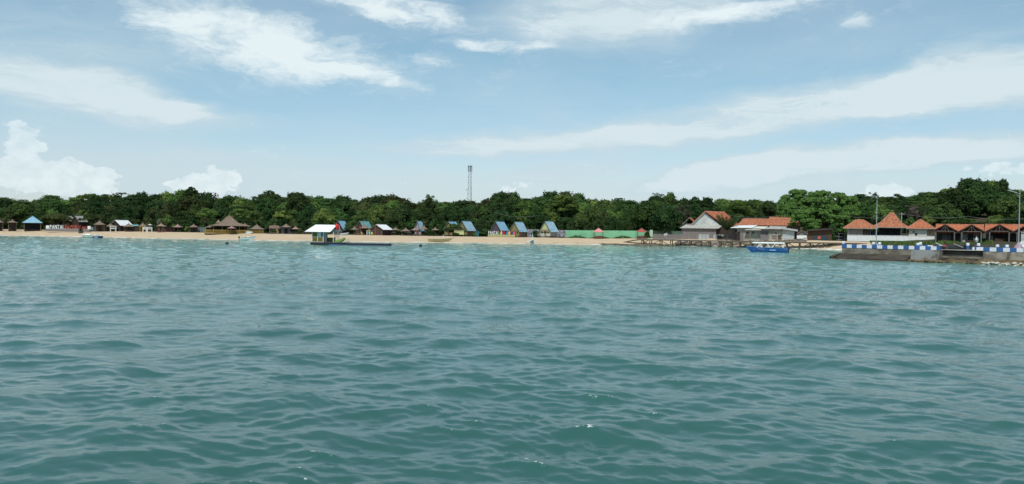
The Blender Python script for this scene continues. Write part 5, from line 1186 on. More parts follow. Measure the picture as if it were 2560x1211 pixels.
# ------------------------------------------------------------------ person sitting by the boat
def skin_mesh(name, nodes, edges, m, parent, root=0, sub=1):
    me = bpy.data.meshes.new(name); me.from_pydata([n[0] for n in nodes], edges, []); o = bpy.data.objects.new(name, me); COL.objects.link(o); o.parent = parent
    md = o.modifiers.new('skin', 'SKIN')
    if not me.skin_vertices: me.skin_vertices.new()
    for i, n in enumerate(nodes): me.skin_vertices[0].data[i].radius = (n[1], n[1] * (n[2] if len(n) > 2 else 1)); me.skin_vertices[0].data[i].use_root = (i == root)
    o.modifiers.new('sub', 'SUBSURF').levels = sub; o.modifiers['sub'].render_levels = sub; md.use_smooth_shade = True; me.materials.append(m); return o
w = pier.matrix_basis @ Vector((xof(2350), 2.2, ZB + .05)); pe = thing('person', 'person in a red shirt sitting bent forward on the pier beside the dark hull', 'person', w, R(25))
skin_c = flat('brown skin', (.20, .10, .06))
N = [((0, 0, .22), .15), ((0, -.06, .42), .14, .8), ((0, -.14, .62), .15, .7), ((0, -.18, .72), .07), ((0, -.22, .82), .085), ((0, -.24, .93), .09),
     ((.18, -.14, .66), .06), ((.26, -.34, .46), .045), ((.16, -.52, .36), .032), ((-.18, -.14, .66), .06), ((-.26, -.34, .46), .045), ((-.16, -.52, .36), .032),
     ((.10, -.02, .18), .09), ((.16, -.42, .42), .075), ((.15, -.50, .08), .05), ((.15, -.64, .04), .04), ((-.10, -.02, .18), .09), ((-.16, -.42, .42), .075), ((-.15, -.50, .08), .05), ((-.15, -.64, .04), .04)]
E_ = [(0, 1), (1, 2), (2, 3), (3, 4), (4, 5), (2, 6), (6, 7), (7, 8), (2, 9), (9, 10), (10, 11), (0, 12), (12, 13), (13, 14), (14, 15), (0, 16), (16, 17), (17, 18), (18, 19)]
for hx, base_i in ((.16, 8), (-.16, 11)):
    for f in range(5):
        ang = (f - 2) * .016; ln = (.05, .07, .075, .07, .055)[f]; i = len(N)
        N += [((hx + ang, -.56, .35), .009), ((hx + ang * 1.2, -.56 - ln * .7, .335), .008), ((hx + ang * 1.2, -.56 - ln, .31), .007)]; E_ += [(base_i, i), (i, i + 1), (i + 1, i + 2)]
skin_mesh('body', N, E_, skin_c, pe)
skin_mesh('shirt', [((0, -.02, .28), .175), ((0, -.07, .44), .17, .85), ((0, -.14, .62), .175, .75), ((.19, -.15, .66), .08), ((.25, -.30, .50), .065), ((-.19, -.15, .66), .08), ((-.25, -.30, .50), .065)], [(0, 1), (1, 2), (2, 3), (3, 4), (2, 5), (5, 6)], flat('red shirt', (.55, .05, .06)), pe)
skin_mesh('trousers', [((0, 0, .20), .16), ((.11, -.03, .19), .105), ((.16, -.42, .43), .09), ((.15, -.49, .14), .065), ((-.11, -.03, .19), .105), ((-.16, -.42, .43), .09), ((-.15, -.49, .14), .065)], [(0, 1), (1, 2), (2, 3), (0, 4), (4, 5), (5, 6)], flat('dark trousers', (.03, .035, .05)), pe)
skin_mesh('hair', [((0, -.20, .93), .095), ((0, -.22, 1.0), .08)], [(0, 1)], black_m, pe)

# ------------------------------------------------------------------ lattice tower, poles, cable
D = 400.0; r, b, X, Z = loc_house('radio_tower', 'tall grey lattice telecom tower rising behind the trees', 'tower', 1173, D, bpy_=572)
zt_ = Z(415); z0 = -8; wb, wt = 1.5, .6
def wz(z): return wb + (wt - wb) * (z - z0) / (zt_ - z0)
for sx_ in (-1, 1):
    for sy_ in (-1, 1): MB().tube((sx_ * wz(z0), sy_ * wz(z0), z0), (sx_ * wt, sy_ * wt, zt_), .12, .09, 6).build('leg', steel, r)
nseg = 14
for k in range(nseg):
    za, zb_ = z0 + (zt_ - z0) * k / nseg, z0 + (zt_ - z0) * (k + 1) / nseg; a, c = wz(za), wz(zb_); m = MB()
    for (x1_, y1_, x2_, y2_) in ((-1, -1, 1, -1), (1, -1, 1, 1), (1, 1, -1, 1), (-1, 1, -1, -1)):
        m.tube((x1_ * a, y1_ * a, za), (x2_ * a, y2_ * a, za), .06, n=4).tube((x1_ * a, y1_ * a, za), (x2_ * c, y2_ * c, zb_), .055, n=4).tube((x2_ * a, y2_ * a, za), (x1_ * c, y1_ * c, zb_), .055, n=4)
    m.build('bracing', steel, r)
m = MB(); m.tube((.35, -wz(z0) - .02, z0), (.35, -wt - .02, zt_), .10, n=4).tube((.75, -wz(z0) - .02, z0), (.75, -wt, zt_), .10, n=4).build('cable_ladder', steel, r)
MB().box(-1.1, 1.1, -1.1, 1.1, zt_ - .1, zt_).build('platform', steel, r)
for k in range(6):
    a = k * PI / 3 + .4; x, y = 1.0 * math.cos(a), 1.0 * math.sin(a); o = MB().box(x - .17, x + .17, y - .13, y + .13, zt_ - 2.7, zt_ - .5 + .3 * (k % 2)).build('antenna', steel, r); MB().tube((x * .5, y * .5, zt_ - 1.5), (x, y, zt_ - 1.5), .05).build('bracket', steel, o)
MB().tube((0, 0, zt_), (.1, 0, zt_ + 1.3), .04).build('lightning_rod', steel, r)
zd = Z(474.5); dd = MB().lathe([(.1, 0), (.5, .1), (.55, .35), (.5, .4)], 14).build('dish_antenna', off_white, r, loc=(-wz(zd) - .6, -.4, zd)); dd.rotation_euler = (R(75), 0, R(-25))
def cable(pts, label, r_=.05):
    m = MB()
    for (a, c) in zip(pts, pts[1:]):
        a, c = P(*a), P(*c); pr = a
        for k in range(1, 9):
            t = k / 8; p = a.lerp(c, t) - Vector((0, 0, .9 * 4 * t * (1 - t))); m.tube(pr, p, r_, n=4); pr = p
    return tag(m.build('power_cable', flat('grey cable', (.20, .21, .21)), None), label, 'cable')
cable([(2120, 541, 240), (2253, 533.5, 242), (2420, 541.5, 236), (2600, 541, 232)], 'power cable strung past the utility pole over the tile roofs', .045)
cable([(1815, 537, 252), (1960, 537, 255)], 'short stretch of power cable above the long terracotta roof', .045)
cable([(1236, 531.5, 262), (1345, 539.5, 262)], 'power cable before the dark trees above the surfboard sign', .035)
b = base(2253, 243); r = thing('utility_pole', 'grey utility pole behind the tall roofed hall', 'utility pole', b); h_ = zz(2253, 532, 243) - b.z
MB().tube((0, 0, 0), (0, 0, h_), .17, .12, 8).build('pole', steel, r); MB().box(-.8, .8, -.07, .07, h_ - .5, h_ - .38).build('crossarm', steel, r)
# ------------------------------------------------------------------ vegetation
def leaf_mat(name, c1, c2, trans=.36, scale=.9):
    m = bpy.data.materials.new(name); m.use_nodes = True; t = m.node_tree; t.nodes.clear()
    co = nd(t, 'ShaderNodeTexCoord'); oi = nd(t, 'ShaderNodeObjectInfo')
    v = nd(t, 'ShaderNodeVectorMath', operation='ADD'); t.links.new(co.outputs['Object'], v.inputs[0])
    cx = nd(t, 'ShaderNodeCombineXYZ')
    for i in range(3): t.links.new(mth(t, 'MULTIPLY', oi.outputs['Random'], 37.0), cx.inputs[i])
    t.links.new(cx.outputs[0], v.inputs[1])
    n = noise_n(t, v.outputs[0], scale * 2.4, 5, .65)
    mx = nd(t, 'ShaderNodeMix', data_type='RGBA'); t.links.new(smooth(t, n.outputs[0], .36, .66), mx.inputs[0])
    mx.inputs[6].default_value = (*c2, 1); mx.inputs[7].default_value = (*c1, 1)
    hs = nd(t, 'ShaderNodeHueSaturation'); t.links.new(mx.outputs[2], hs.inputs['Color'])
    t.links.new(smooth(t, oi.outputs['Random'], 0, 1, .49, .53), hs.inputs['Hue']); t.links.new(mth(t, 'ADD', mth(t, 'MULTIPLY', mth(t, 'FRACT', mth(t, 'MULTIPLY', oi.outputs['Random'], 7.31)), .5), .75), hs.inputs['Value'])
    d = nd(t, 'ShaderNodeBsdfDiffuse'); tr = nd(t, 'ShaderNodeBsdfTranslucent'); g = nd(t, 'ShaderNodeBsdfGlossy'); g.inputs['Roughness'].default_value = .45
    t.links.new(hs.outputs[0], d.inputs[0]); t.links.new(hs.outputs[0], tr.inputs[0])
    ms = nd(t, 'ShaderNodeMixShader'); ms.inputs[0].default_value = trans; t.links.new(d.outputs[0], ms.inputs[1]); t.links.new(tr.outputs[0], ms.inputs[2])
    hs.inputs['Saturation'].default_value = .84
    m2 = nd(t, 'ShaderNodeMixShader'); m2.inputs[0].default_value = 0.0; t.links.new(ms.outputs[0], m2.inputs[1]); t.links.new(g.outputs[0], m2.inputs[2])
    o = nd(t, 'ShaderNodeOutputMaterial'); t.links.new(m2.outputs[0], o.inputs[0]); return m
LM = {'dark': leaf_mat('dark leaves', (.060, .112, .024), (.026, .056, .016)), 'mid': leaf_mat('mid green leaves', (.100, .180, .030), (.044, .090, .020)),
      'bright': leaf_mat('bright green leaves', (.185, .28, .032), (.065, .125, .02), .3), 'olive': leaf_mat('olive leaves', (.105, .13, .035), (.05, .07, .022)),
      'lime': leaf_mat('yellow green leaves', (.27, .36, .04), (.13, .21, .03), .4), 'dry': leaf_mat('grey brown twigs', (.13, .105, .085), (.075, .06, .05), .1),
      'palm': leaf_mat('palm leaves', (.085, .12, .035), (.04, .065, .022)), 'pale': leaf_mat('pale dusty leaves', (.25, .24, .15), (.16, .16, .10), .2)}
bark = mat('bark', (.13, .10, .075), (.06, .045, .035), .95, 6)
def fast_mesh(name, V, nper, m, smooth_=False):
    me = bpy.data.meshes.new(name); nv = len(V); nf = nv // nper
    me.vertices.add(nv); me.vertices.foreach_set('co', V.astype(np.float32).reshape(-1)); me.loops.add(nv); me.loops.foreach_set('vertex_index', np.arange(nv, dtype=np.int32))
    me.polygons.add(nf); me.polygons.foreach_set('loop_start', np.arange(0, nv, nper, dtype=np.int32)); me.update(calc_edges=True); me.materials.append(m); return me
def leaves(cen, nor, size, q):       # diamond leaf clusters, facing roughly nor
    n = len(cen); nn = nor + q.normal(0, .36, (n, 3)); nn /= np.linalg.norm(nn, axis=1)[:, None]
    a = np.cross(nn, q.normal(0, 1, (n, 3))); a /= np.linalg.norm(a, axis=1)[:, None]; b = np.cross(nn, a)
    s = size * q.uniform(.6, 1.35, n)[:, None]
    V = np.stack([cen - a * s, cen + b * s * .62, cen + a * s, cen - b * s * .62 + nn * s * .25], 1); return V.reshape(-1, 3)
def crown_pts(kind, seed, q):
    """clump centres and radii inside a unit crown: x,y in [-1,1], z in [0,1] is the full height of the foliage"""
    cl = []
    if kind == 'dome':
        for k in range(24):
            th, u = q.uniform(0, 2 * PI), q.uniform(0, 1) ** .5; zc = q.uniform(0, 1); rr = (1 - (2 * abs(zc - .42)) ** 2.6 * .8) * .64 * u ** .5
            cl.append((rr * math.cos(th), rr * math.sin(th), .10 + .74 * zc, q.uniform(.30, .46), .17))
    elif kind == 'tall':
        for k in range(30):
            th = q.uniform(0, 2 * PI); zc = k / 29; rr = (.25 + .45 * math.sin(PI * min(1, zc * 1.05) ** .8)) * q.uniform(.4, 1.1)
            cl.append((rr * math.cos(th), rr * math.sin(th), .05 + .85 * zc, q.uniform(.2, .33), .12))
    elif kind == 'flat':
        for k in range(34):
            th, u = q.uniform(0, 2 * PI), q.uniform(0, 1) ** .5; zc = .9 - .45 * u ** 2 - (.35 * q.uniform() if k % 3 == 0 else 0)
            cl.append((.82 * u * math.cos(th), .82 * u * math.sin(th), zc - .05, q.uniform(.16, .30), .12))
    elif kind == 'layer':             # spreading layered crown
        for k in range(46):
            th, u = q.uniform(0, 2 * PI), q.uniform(0, 1) ** .5; lay = q.randint(0, 4); zc = .24 + .2 * lay; rr = u * .84 * math.sqrt(max(.12, 1 - (zc - .25) ** 2 * 1.75))
            cl.append((rr * math.cos(th), rr * math.sin(th), zc - .10 * u, q.uniform(.15, .27), .10))
    elif kind == 'open':              # see through crown
        for k in range(20):
            th, u = q.uniform(0, 2 * PI), q.uniform(0, 1) ** .5; zc = q.uniform(.2, .92); rr = .8 * u * (1 - abs(zc - .5) * .8)
            cl.append((rr * math.cos(th), rr * math.sin(th), zc, q.uniform(.13, .22), .10))
    elif kind == 'bush':
        for k in range(20):
            th, u = q.uniform(0, 2 * PI), q.uniform(0, 1) ** .5; zc = q.uniform(0, 1); rr = .72 * u * math.sqrt(max(.1, 1 - zc ** 2 * .85))
            cl.append((rr * math.cos(th), rr * math.sin(th), .05 + .78 * zc, q.uniform(.22, .34), .17))
    return cl
def crown_mesh(kind, seed, m, nl=7000, size=.05, asp=1.0):
    q = np.random.RandomState(seed); cl = crown_pts(kind, seed, q); w = np.array([c[3] ** 2 for c in cl]); w /= w.sum(); Vs = []
    for (x, y, z, r, rz_), ww in zip(cl, w):
        n = int(nl * ww); d = q.normal(0, 1, (n, 3)); d /= np.linalg.norm(d, axis=1)[:, None]; d[:, 2] = np.where(d[:, 2] < -.35, -d[:, 2], d[:, 2])
        lump = 1 + .22 * np.sin(d[:, 0] * 5 + seed) * np.sin(d[:, 1] * 5 + x * 9) + .12 * np.sin(d[:, 2] * 11 + y * 7)
        rad = q.uniform(.55, 1.0, n) ** .6 * lump; stray = q.uniform(0, 1, n) < .05; rad = np.where(stray, rad * q.uniform(1.05, 1.35, n), rad)
        c = np.array([x, y, z]) + d * rad[:, None] * np.array([r, r, rz_ * 1.25 if kind in ('flat', 'layer') else r * .62])
        nr = d + np.array([0, 0, .45]); Vs.append(leaves(c, nr, size if kind != 'open' else size * .8, q))
    V = np.concatenate(Vs); V[:, 2] *= 1.0
    return fast_mesh('crown', V, 4, m)
def trunk_mesh(seed, kind='dome'):
    q = random.Random(seed); m = MB(); zt = .45
    m.tube((0, 0, -.03), (q.uniform(-.03, .03), q.uniform(-.03, .03), zt * .55), .05, .036, 7)
    for k in range(6):
        a = k * 1.05 + q.uniform(-.3, .3); r = q.uniform(.25, .55); p1 = (r * .45 * math.cos(a), r * .45 * math.sin(a), zt * .85); m.tube((0, 0, zt * q.uniform(.35, .55)), p1, .028, .018, 5)
        m.tube(p1, (r * math.cos(a), r * math.sin(a), q.uniform(.6, .82)), .018, .006, 4)
    me = bpy.data.meshes.new('trunk'); me.from_pydata(m.v, [], m.f); me.materials.append(bark); return me
CR, TR = {}, {}
def crown_for(kind, col, var):
    k = (kind, col, var)
    if k not in CR:
        base_k = (kind, 'shape', var)
        if base_k not in CR: CR[base_k] = crown_mesh(kind, 100 + var * 7 + len(kind), LM[col], {'layer': 12000, 'open': 1500, 'bush': 4200, 'flat': 7000}.get(kind, 7500), {'layer': .028, 'bush': .062, 'open': .045}.get(kind, .046))
        me = CR[base_k].copy(); me.materials.clear(); me.materials.append(LM[col]); CR[k] = me
    return CR[k]
for v in range(3): TR[v] = trunk_mesh(v)
LAND = [(0, 'far left thatched hut'), (81, 'blue roofed pavilion'), (140, 'white PANTAI letters'), (190, 'red sign letters'), (249, 'walled thatched hut'), (300, 'white roofed timber house'), (357, 'white lattice frames'),
        (403, 'slanting post shelter'), (444, 'pinkish umbrella'), (500, 'teal screen'), (545, 'left half of the restaurant'), (590, 'right half of the restaurant'), (642, 'wide hut beside the restaurant'), (690, 'boxy thatched hut'), (735, 'umbrella left of the cabin'), (800, 'floating cabin'),
        (846, 'red water tank'), (900, 'teal roofed cottage'), (950, 'white roofed barn'), (1014, 'four post umbrella'), (1060, 'tall narrow hut'), (1120, 'outrigger mast'), (1160, 'lime booth'), (1205, 'gap left of the surfboard sign'), (1245, 'plain blue roofed cottage'), (1290, 'streaked blue roofed cottage'),
        (1330, 'bow on blue boat'), (1370, 'rightmost blue roofed cottage'), (1440, 'left end of the mint wall'), (1496, 'pink gazebo'), (1550, 'middle of the mint wall'), (1604, 'red gazebo'), (1650, 'bamboo fence'), (1722, 'small house'), (1770, 'big gabled house'), (1825, 'coconut palm'),
        (1880, 'long terracotta roof'), (1930, 'left edge of the big spreading tree'), (2040, 'big spreading tree'), (2110, 'yard fence'), (2150, 'left hipped house'), (2191, 'left lamp post'), (2228, 'tall roofed hall'), (2262, 'utility pole'), (2300, 'cream pointed house'), (2350, 'first kiosk gable'), (2400, 'first kiosk valley'), (2428, 'second kiosk gable'),
        (2462, 'joint between the kiosk rows'), (2498, 'third kiosk gable'), (2548, 'right lamp post')]
LABELS = {}
CW = {'dark': 'dark green', 'mid': 'mid green', 'bright': 'bright green', 'olive': 'olive green', 'lime': 'yellow green', 'dry': 'grey brown', 'pale': 'pale dusty'}
KW = {'dome': 'rounded', 'tall': 'upright', 'flat': 'flat crowned', 'layer': 'layered', 'open': 'sparse', 'bush': 'bushy'}
ROWW = {'back': 'on the skyline above the', 'mid': 'halfway up behind the', 'front': 'low behind the', 'under': 'directly behind the'}
def auto_label(px, row, col, kind, what, wide):
    d, nm = min((abs(px - a), n) for a, n in LAND)
    base_l = '%s %s %s %s %s' % (CW[col], KW[kind] if kind != 'bush' or what != 'shrub' else 'leafy', what, ROWW[row], nm)
    if base_l not in LABELS: LABELS[base_l] = 1; return base_l
    a = [x for x, n in LAND if n == nm][0]
    for ex in (', left one' if px < a else ', right one', ', wide one' if wide else ', narrow one', ', tall one', ', hidden one', ', rear one', ', low one'):
        l = base_l + ex
        if l not in LABELS and len(l.split()) <= 16: LABELS[l] = 1; return l
    print('DUP', base_l); return base_l
def tree(px, D, top, wpx, col, kind, row, var=None, label=None, bottom=.16, name=None, q=rnd, group=None, what='tree', bot_py=None, dpt=1.0):
    b = base(px, D, -.15); s = D / F; h = zz(px, top, D) - b.z; w = wpx * s / 2; var = rnd.randrange(3) if var is None else var
    if what == 'shrub': bottom = 0
    if bot_py is not None: bottom = max(.02, (zz(px, bot_py, D) - b.z) / h)
    nm = name or {'shrub': 'shrub'}.get(what, 'broadleaf_tree')
    t = thing(nm, label or auto_label(px, row, col, kind, what, wpx > 80), what if what != 'shrub' else 'shrub', b, rnd.uniform(0, 2 * PI), group or {'back': 'trees along the skyline', 'mid': 'trees behind the beach', 'front': 'trees behind the beach', 'under': 'shrubs behind the huts'}[row])
    c = bpy.data.objects.new('crown', crown_for(kind, col, var)); COL.objects.link(c); c.parent = t; c.location = (0, 0, h * bottom); c.scale = (w, w * dpt, h * (1 - bottom) * 1.02)
    tr = bpy.data.objects.new('trunk', TR[var]); COL.objects.link(tr); tr.parent = t; k = min(w, h * .6) if what == 'shrub' else h * .55
    tr.scale = (w * .9, w * .9 * dpt, h)
    return t
SKX = [-60, 0, 22, 60, 95, 130, 165, 190, 205, 255, 275, 330, 370, 420, 455, 490, 520, 545, 600, 640, 665, 690, 715, 750, 785, 802, 830, 870, 900, 940, 965, 990, 1010, 1032, 1060, 1100, 1112, 1160, 1200, 1215, 1225, 1270, 1300, 1330, 1370, 1400, 1440, 1465, 1490, 1520, 1560, 1600, 1635, 1665, 1690, 1720, 1760, 1800, 1840, 1880, 1905, 1935, 2140, 2180, 2210, 2250, 2290, 2320, 2345, 2365, 2385, 2420, 2470, 2505, 2515, 2530, 2560, 2640]
SKY = [500, 494, 493, 512, 500, 493, 500, 496, 482, 480, 489, 488, 484, 480, 476, 478, 482, 494, 493, 492, 484, 484, 488, 487, 495, 500, 496, 494, 497, 492, 487, 492, 496, 506, 503, 507, 506, 499, 503, 504, 486, 483, 487, 491, 484, 483, 487, 496, 503, 506, 502, 501, 488, 488, 497, 494, 500, 501, 499, 500, 503, 500, 490, 488, 494, 490, 492, 480, 482, 474, 460, 452, 454, 455, 475, 482, 472, 468]
sk = lambda p: float(np.interp(p, SKX, SKY))
q = random.Random(21)
# skyline row
px = -30
while px < 2620:
    if not (1955 < px < 2120):
        j = q.uniform(-1, 1) * 3; w = q.uniform(74, 124); col = q.choices(['dark', 'mid', 'bright', 'olive'], [.36, .42, .16, .06])[0]
        tree(px, 345 + q.uniform(-12, 12) if px < 2150 else 318 + q.uniform(-8, 8), sk(px) + 2 + j, w, col, q.choices(['dome', 'tall', 'layer'], [.55, .15, .3])[0], 'back', bottom=.12)
    px += q.uniform(27, 37)
px = -20
while px < 2600:
    if not (1965 < px < 2105):
        top = max(sk(px) + q.uniform(9, 24), 470); col = q.choices(['dark', 'mid', 'bright', 'olive'], [.3, .42, .2, .08])[0]
        tree(px, 313 + q.uniform(-9, 9) if px < 2150 else 288 + q.uniform(-7, 7), top, q.uniform(74, 120), col, q.choices(['dome', 'layer', 'tall', 'flat'], [.5, .3, .1, .1])[0], 'mid', bottom=.03)
    px += q.uniform(32, 46)
px = -10
while px < 2600:
    if not (1950 < px < 2110) and not (1700 < px < 1860):
        hz = hor(px); top = max(sk(px) + 26, hz - q.uniform(34, 56)); col = q.choices(['dark', 'mid', 'bright', 'olive'], [.48, .30, .10, .12])[0]
        tree(px, 291 + q.uniform(-6, 6) if px < 2150 else 262 + q.uniform(-5, 5), top, q.uniform(52, 80), col, q.choices(['dome', 'flat', 'layer', 'bush'], [.4, .15, .2, .25])[0], 'front', bottom=.05)
    px += q.uniform(30, 42)
# low dark shrubs right behind the huts
px = -10
while px < 2480:
    if not (1955 < px < 2100) and not (1690 < px < 1870) and not (110 < px < 200):
        hz = hor(px); tree(px, (281 if px < 1640 else 275 if px < 2100 else 250) + q.uniform(-2.5, 2.5), hz - q.uniform(12, 30), q.uniform(34, 56), q.choices(['dark', 'mid', 'olive'], [.68, .22, .10])[0], 'bush', 'under', what='shrub')
    px += q.uniform(25, 33)
# trees one can pick out
SP = [(705, 284, 527, 50, 'lime', 'bush', 'vivid yellow green tree behind the thatched huts left of the floating cabin', 553),
      (1190, 284, 545.5, 34, 'bright', 'bush', 'small bright green tree peeping over the pale blue roof beside the lime booth', 563),
      (520, 284, 520, 62, 'bright', 'layer', 'bright green layered tree left of the restaurant roof', 547),
      (600, 286, 521, 60, 'bright', 'layer', 'bright green layered tree right of the restaurant peak', 548),
      (205, 284, 526, 32, 'lime', 'open', 'sparse yellow green tree above the grey roofed hut', 548),
      (420, 272, 537, 44, 'mid', 'bush', 'fresh green round shrub beside the slanting post shelter', 572),
      (398, 271, 546, 14, 'pale', 'bush', 'pale dusty leafless bush left of the fresh green shrub', 563),
      (140, 270, 532, 76, 'olive', 'flat', 'flat crowned olive tree spreading over the white PANTAI letters', 566),
      (238, 271, 535, 82, 'olive', 'flat', 'flat crowned olive tree spreading over the walled thatched hut', 566),
      (60, 285, 506, 86, 'mid', 'dome', 'rounded mid green tree above the blue roofed pavilion', 556),
      (130, 300, 492, 66, 'mid', 'dome', 'tall dark topped tree left of the grey roofed hut', 545),
      (480, 312, 477, 82, 'dark', 'tall', 'tallest dark tree standing left of the restaurant', 540),
      (745, 300, 485, 70, 'dark', 'dome', 'big dark dome tree behind the vivid yellow green tree', 545),
      (1005, 286, 516, 72, 'dark', 'dome', 'large dark tree behind the four post umbrella', 572),
      (1250, 300, 481, 62, 'dark', 'dome', 'dark round topped tree on the skyline right of the lattice tower', 545),
      (1405, 305, 486, 110, 'bright', 'layer', 'wide bright green dome tree behind the rightmost blue roofed cottage', 535),
      (1345, 284, 517, 66, 'mid', 'dome', 'mid green round tree between the two right blue roofed cottages', 573),
      (1480, 286, 517, 66, 'mid', 'layer', 'mid green layered tree above the pink gazebo', 575),
      (1662, 268, 516, 92, 'dark', 'dome', 'broad dark tree leaning over the wall left of the big gabled house', 580),
      (1612, 274, 506, 84, 'mid', 'dome', 'broad mid green tree above the red gazebo', 574),
      (1845, 285, 498, 96, 'bright', 'layer', 'bright topped dome tree behind the ridge of the long terracotta roof', 552),
      (1920, 280, 505, 60, 'dark', 'dome', 'dark tree just left of the big spreading tree', 552),
      (1705, 280, 512, 58, 'dry', 'open', 'bare grey brown tree left of the big gabled roof', 552),
      (2285, 262, 512, 92, 'dry', 'open', 'bare greyish tree behind the pointed cream house', 560),
      (2275, 246, 543, 28, 'bright', 'bush', 'small bright green tree right of the utility pole', 562),
      (2318, 246, 540, 38, 'bright', 'bush', 'small bright green tree behind the pointed roof of the cream house', 566),
      (2360, 252, 510, 100, 'mid', 'dome', 'broad feathery mid green tree behind the first kiosk gable', 568),
      (2160, 262, 505, 66, 'mid', 'dome', 'mid green tree between the big spreading tree and the left lamp', 560),
      (2180, 300, 482, 50, 'dark', 'open', 'sparse dark tree on the skyline just left of the left lamp', 520),
      (2240, 292, 485, 60, 'dark', 'open', 'sparse dark tree on the skyline above the tall roofed hall', 530),
      (1072, 322, 487, 50, 'mid', 'open', 'see through tree on the skyline left of the lattice tower', 525),
      (1072, 318, 494, 46, 'olive', 'bush', 'olive tree under the see through tree on the skyline', 540),
      (538, 330, 481, 20, 'dark', 'open', 'thin tiered treetop sticking out right of the tallest dark tree', 500),
      (2435, 296, 449, 120, 'dark', 'dome', 'highest tree of the scene, creeper hung, above the second kiosk gable', 540),
      (2500, 292, 453, 70, 'dark', 'tall', 'dark tree with a hanging right shoulder beside the highest tree', 540),
      (1640, 345, 483, 52, 'dark', 'open', 'open dark tree standing out above the bamboo fence', 515),
      (1618, 257, 577, 20, 'dark', 'bush', 'small dark bush between the red gazebo and the mint pillar', 598)]
for px, D, top, w, col, kind, lb, bot in SP: tree(px, D, top, w, col, kind, 'mid', label=lb, group='trees one by one' if False else 'trees behind the beach', bot_py=bot if kind not in ('x',) else None)
# the big spreading tree: several overlapping layered domes grown into one crown
def big_tree():
    D = 246.0; b = base(2040, D, -.2); t = thing('spreading_tree', 'huge bright green spreading tree over the brown shop and grey shacks', 'tree', b); Vs = []; s = D / F; q = np.random.RandomState(4)
    lobes = [(1985, 0, 500, 62, 545), (2035, -1, 474, 64, 540), (1990, 1, 470, 44, 520), (2095, 1, 476, 58, 545), (2070, -2, 510, 70, 565), (2000, -3, 520, 64, 572), (2115, -1, 512, 38, 565), (1962, -1, 505, 30, 548), (2045, 3, 490, 66, 560), (2020, -3.5, 545, 52, 582), (2085, -2, 545, 48, 584), (1965, 0, 484, 40, 530), (2010, 2, 471, 44, 520), (2062, 1, 473, 50, 525), (2125, 0, 486, 46, 545), (2140, 0, 512, 26, 560), (1948, -1, 500, 22, 535)]
    for i, (px, dy, top, w, bot) in enumerate(lobes):
        me = crown_mesh('layer', 300 + i, LM['bright'], 9000, .046); co = np.zeros(len(me.vertices) * 3, np.float32); me.vertices.foreach_get('co', co); co = co.reshape(-1, 3)
        h0, h1 = zz(px, bot, D) - b.z, zz(px, top, D) - b.z; x = P(px, 540, D).x - b.x; wm = w * s / 1.72
        Vs.append(co * np.array([wm, wm * .85, (h1 - h0)]) + np.array([x, dy, h0])); bpy.data.meshes.remove(me)
    me = fast_mesh('crown', np.concatenate(Vs), 4, LM['bright']); c = bpy.data.objects.new('crown', me); COL.objects.link(c); c.parent = t
    m = MB(); m.tube((0, 0, -.2), (.2, 0, 3.2), .55, .4, 10); hq = random.Random(2)
    for px, py in ((1985, 540), (2010, 515), (2040, 500), (2070, 520), (2100, 530), (1970, 560), (2030, 540), (2085, 560)):
        p = Vector((P(px, py, D).x - b.x, hq.uniform(-2, 2), zz(px, py, D) - b.z)); k = Vector((p.x * .35, p.y * .3, 4.2)); m.tube((.1, 0, 2.6), k, .3, .2, 7); m.tube(k, p, .2, .07, 6)
    m.build('trunk', bark, t, True)
big_tree()
# palms
def frond(L_, droop, seed, n=15, w=.55):
    q = np.random.RandomState(seed); V = []; up = .75
    pts = [np.array([L_ * t * (1 - .15 * t), 0, up * L_ * t * .62 - droop * L_ * t * t]) for t in np.linspace(0, 1, n)]
    for i in range(n - 1):
        a, b_ = pts[i], pts[i + 1]; V += [a + [0, -.04, 0], b_ + [0, -.03, 0], b_ + [0, .03, 0], a + [0, .04, 0]]
        ll = w * math.sin(PI * (.12 + .8 * i / n)) 
        for sd_ in (-1, 1):
            for sub in (0, .5):
                c = a + (b_ - a) * sub; e = c + np.array([.35 * ll, sd_ * ll, -.38 * ll + q.uniform(-.1, .1)]); V += [c, c + (b_ - a) * .42, e + [.05, 0, 0], e]
    return np.array(V, float)
def palm(px, D, crown_py, rad_px, label, base_py=None, nf=15, trunk=True, upright=0.0, name='coconut_palm', grp='palms above the trees', lean=0.0):
    b = base(px, D, -.2); s = D / F; h = zz(px, crown_py, D) - b.z; Lr = rad_px * s; t = thing(name, label, 'palm', b, 0, grp); Vs = []; q = random.Random(int(px))
    for k in range(nf):
        V = frond(Lr * q.uniform(.85, 1.1) * (1.1 if k % 3 else .9), q.uniform(.35, .8) - upright * q.uniform(.6, 1.1), k + int(px), w=Lr * .24); a = k * 2.4 + q.uniform(-.2, .2); ca, sa = math.cos(a), math.sin(a); tl = upright * q.uniform(.55, 1.0)
        x, y, z = V[:, 0].copy(), V[:, 1].copy(), V[:, 2].copy()
        if tl: c1, s1 = math.cos(tl), math.sin(tl); x, z = x * c1 - z * s1, x * s1 + z * c1
        Vs.append(np.stack([x * ca - y * sa, x * sa + y * ca, z], 1))
    me = fast_mesh('fronds', np.concatenate(Vs), 4, LM['palm']); c = bpy.data.objects.new('fronds', me); COL.objects.link(c); c.parent = t; c.location = (lean, 0, h)
    MB().tube((0, 0, -.1), (lean * .6, 0, h * .6), .2, .16, 8).tube((lean * .6, 0, h * .6), (lean, 0, h + .1), .16, .12, 8).build('trunk', bark, t)
    return t
palm(57, 292, 501, 15, 'coconut palm rising above the trees over the blue roofed pavilion')
palm(268, 335, 488, 13, 'smaller left one of the two coconut palms above the walled thatched hut')
palm(303, 335, 484, 17, 'larger right one of the two coconut palms on the skyline at left')
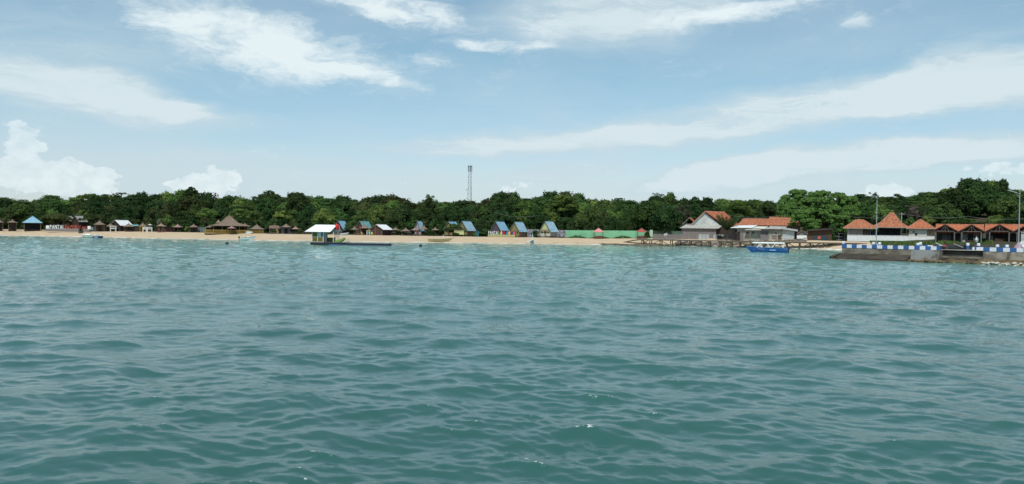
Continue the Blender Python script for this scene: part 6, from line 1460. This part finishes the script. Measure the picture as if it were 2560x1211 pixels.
palm(1545, 345, 497, 14, 'fan palm crown on the skyline above the mint wall', nf=22)
palm(1817, 243.5, 575, 42, 'young coconut palm with upright fronds in front of the big gabled house', nf=15, upright=.62, grp='palms above the trees')
palm(868, 270, 578, 14, 'small yellowish palm seedling right of the red water tank', nf=12, upright=.4, name='palm_seedling')
for o in bpy.data.objects:
    if o.name.startswith('palm_seedling'): pass
# bush in the planter
c = bpy.data.objects.new('foliage', crown_for('bush', 'olive', 1)); COL.objects.link(c); c.parent = PLANT; c.location = (0, 0, .7); c.scale = (.85, .85, 1.15)
# weeds along the mint wall foot
V = []; qn = np.random.RandomState(8); n = 2600; pxs = qn.uniform(1395, 1640, n); cen = []
for p_ in pxs:
    D_ = np.interp(p_, [1416, 1626], [269.3, 261.2]) - qn.uniform(0, .8); b = base(p_, D_); cen.append((b.x, b.y, b.z + qn.uniform(0, .5) * (1 + .8 * math.sin(p_ * .11))))
me = fast_mesh('wall_weeds', leaves(np.array(cen), np.tile([0, -.4, .6], (n, 1)), .16, qn), 4, LM['mid']); o = bpy.data.objects.new('wall_weeds', me); COL.objects.link(o); tag(o, 'low weeds growing along the foot of the mint wall', 'weeds', kind='stuff')
# scattered wisps of shrub among the left huts
for px, D, top, w, col, lb in ((1135, 268, 560, 60, 'mid', 'feathery bush in front of the dark blue roofed cottage'), (1212, 272, 572, 44, 'mid', 'low green bush left of the surfboard sign'), (1071, 267, 575, 20, 'mid', 'small bush between the tall narrow hut and the lone umbrella'),
                               (1187, 270, 577, 22, 'bright', 'bright grassy bush at the right foot of the pale blue cottage'), (752, 269, 571, 18, 'mid', 'small green bush right of the pinkish umbrella near the cabin'), (1338, 268, 576, 30, 'dark', 'dark bush before the mural wall left of the rightmost cottage'), (466, 268, 566, 14, 'bright', 'small yellowish bush between the pinkish umbrella and the two post shelter'),
                               (868, 275, 560, 30, 'olive', 'olive bush right of the cottage behind the red tank'), (2080, 238, 560, 44, 'dark', 'dark bush over the yard fence right of the brown shop')):
    tree(px, D, top, w, col, 'bush', 'under', label=lb, what='shrub')
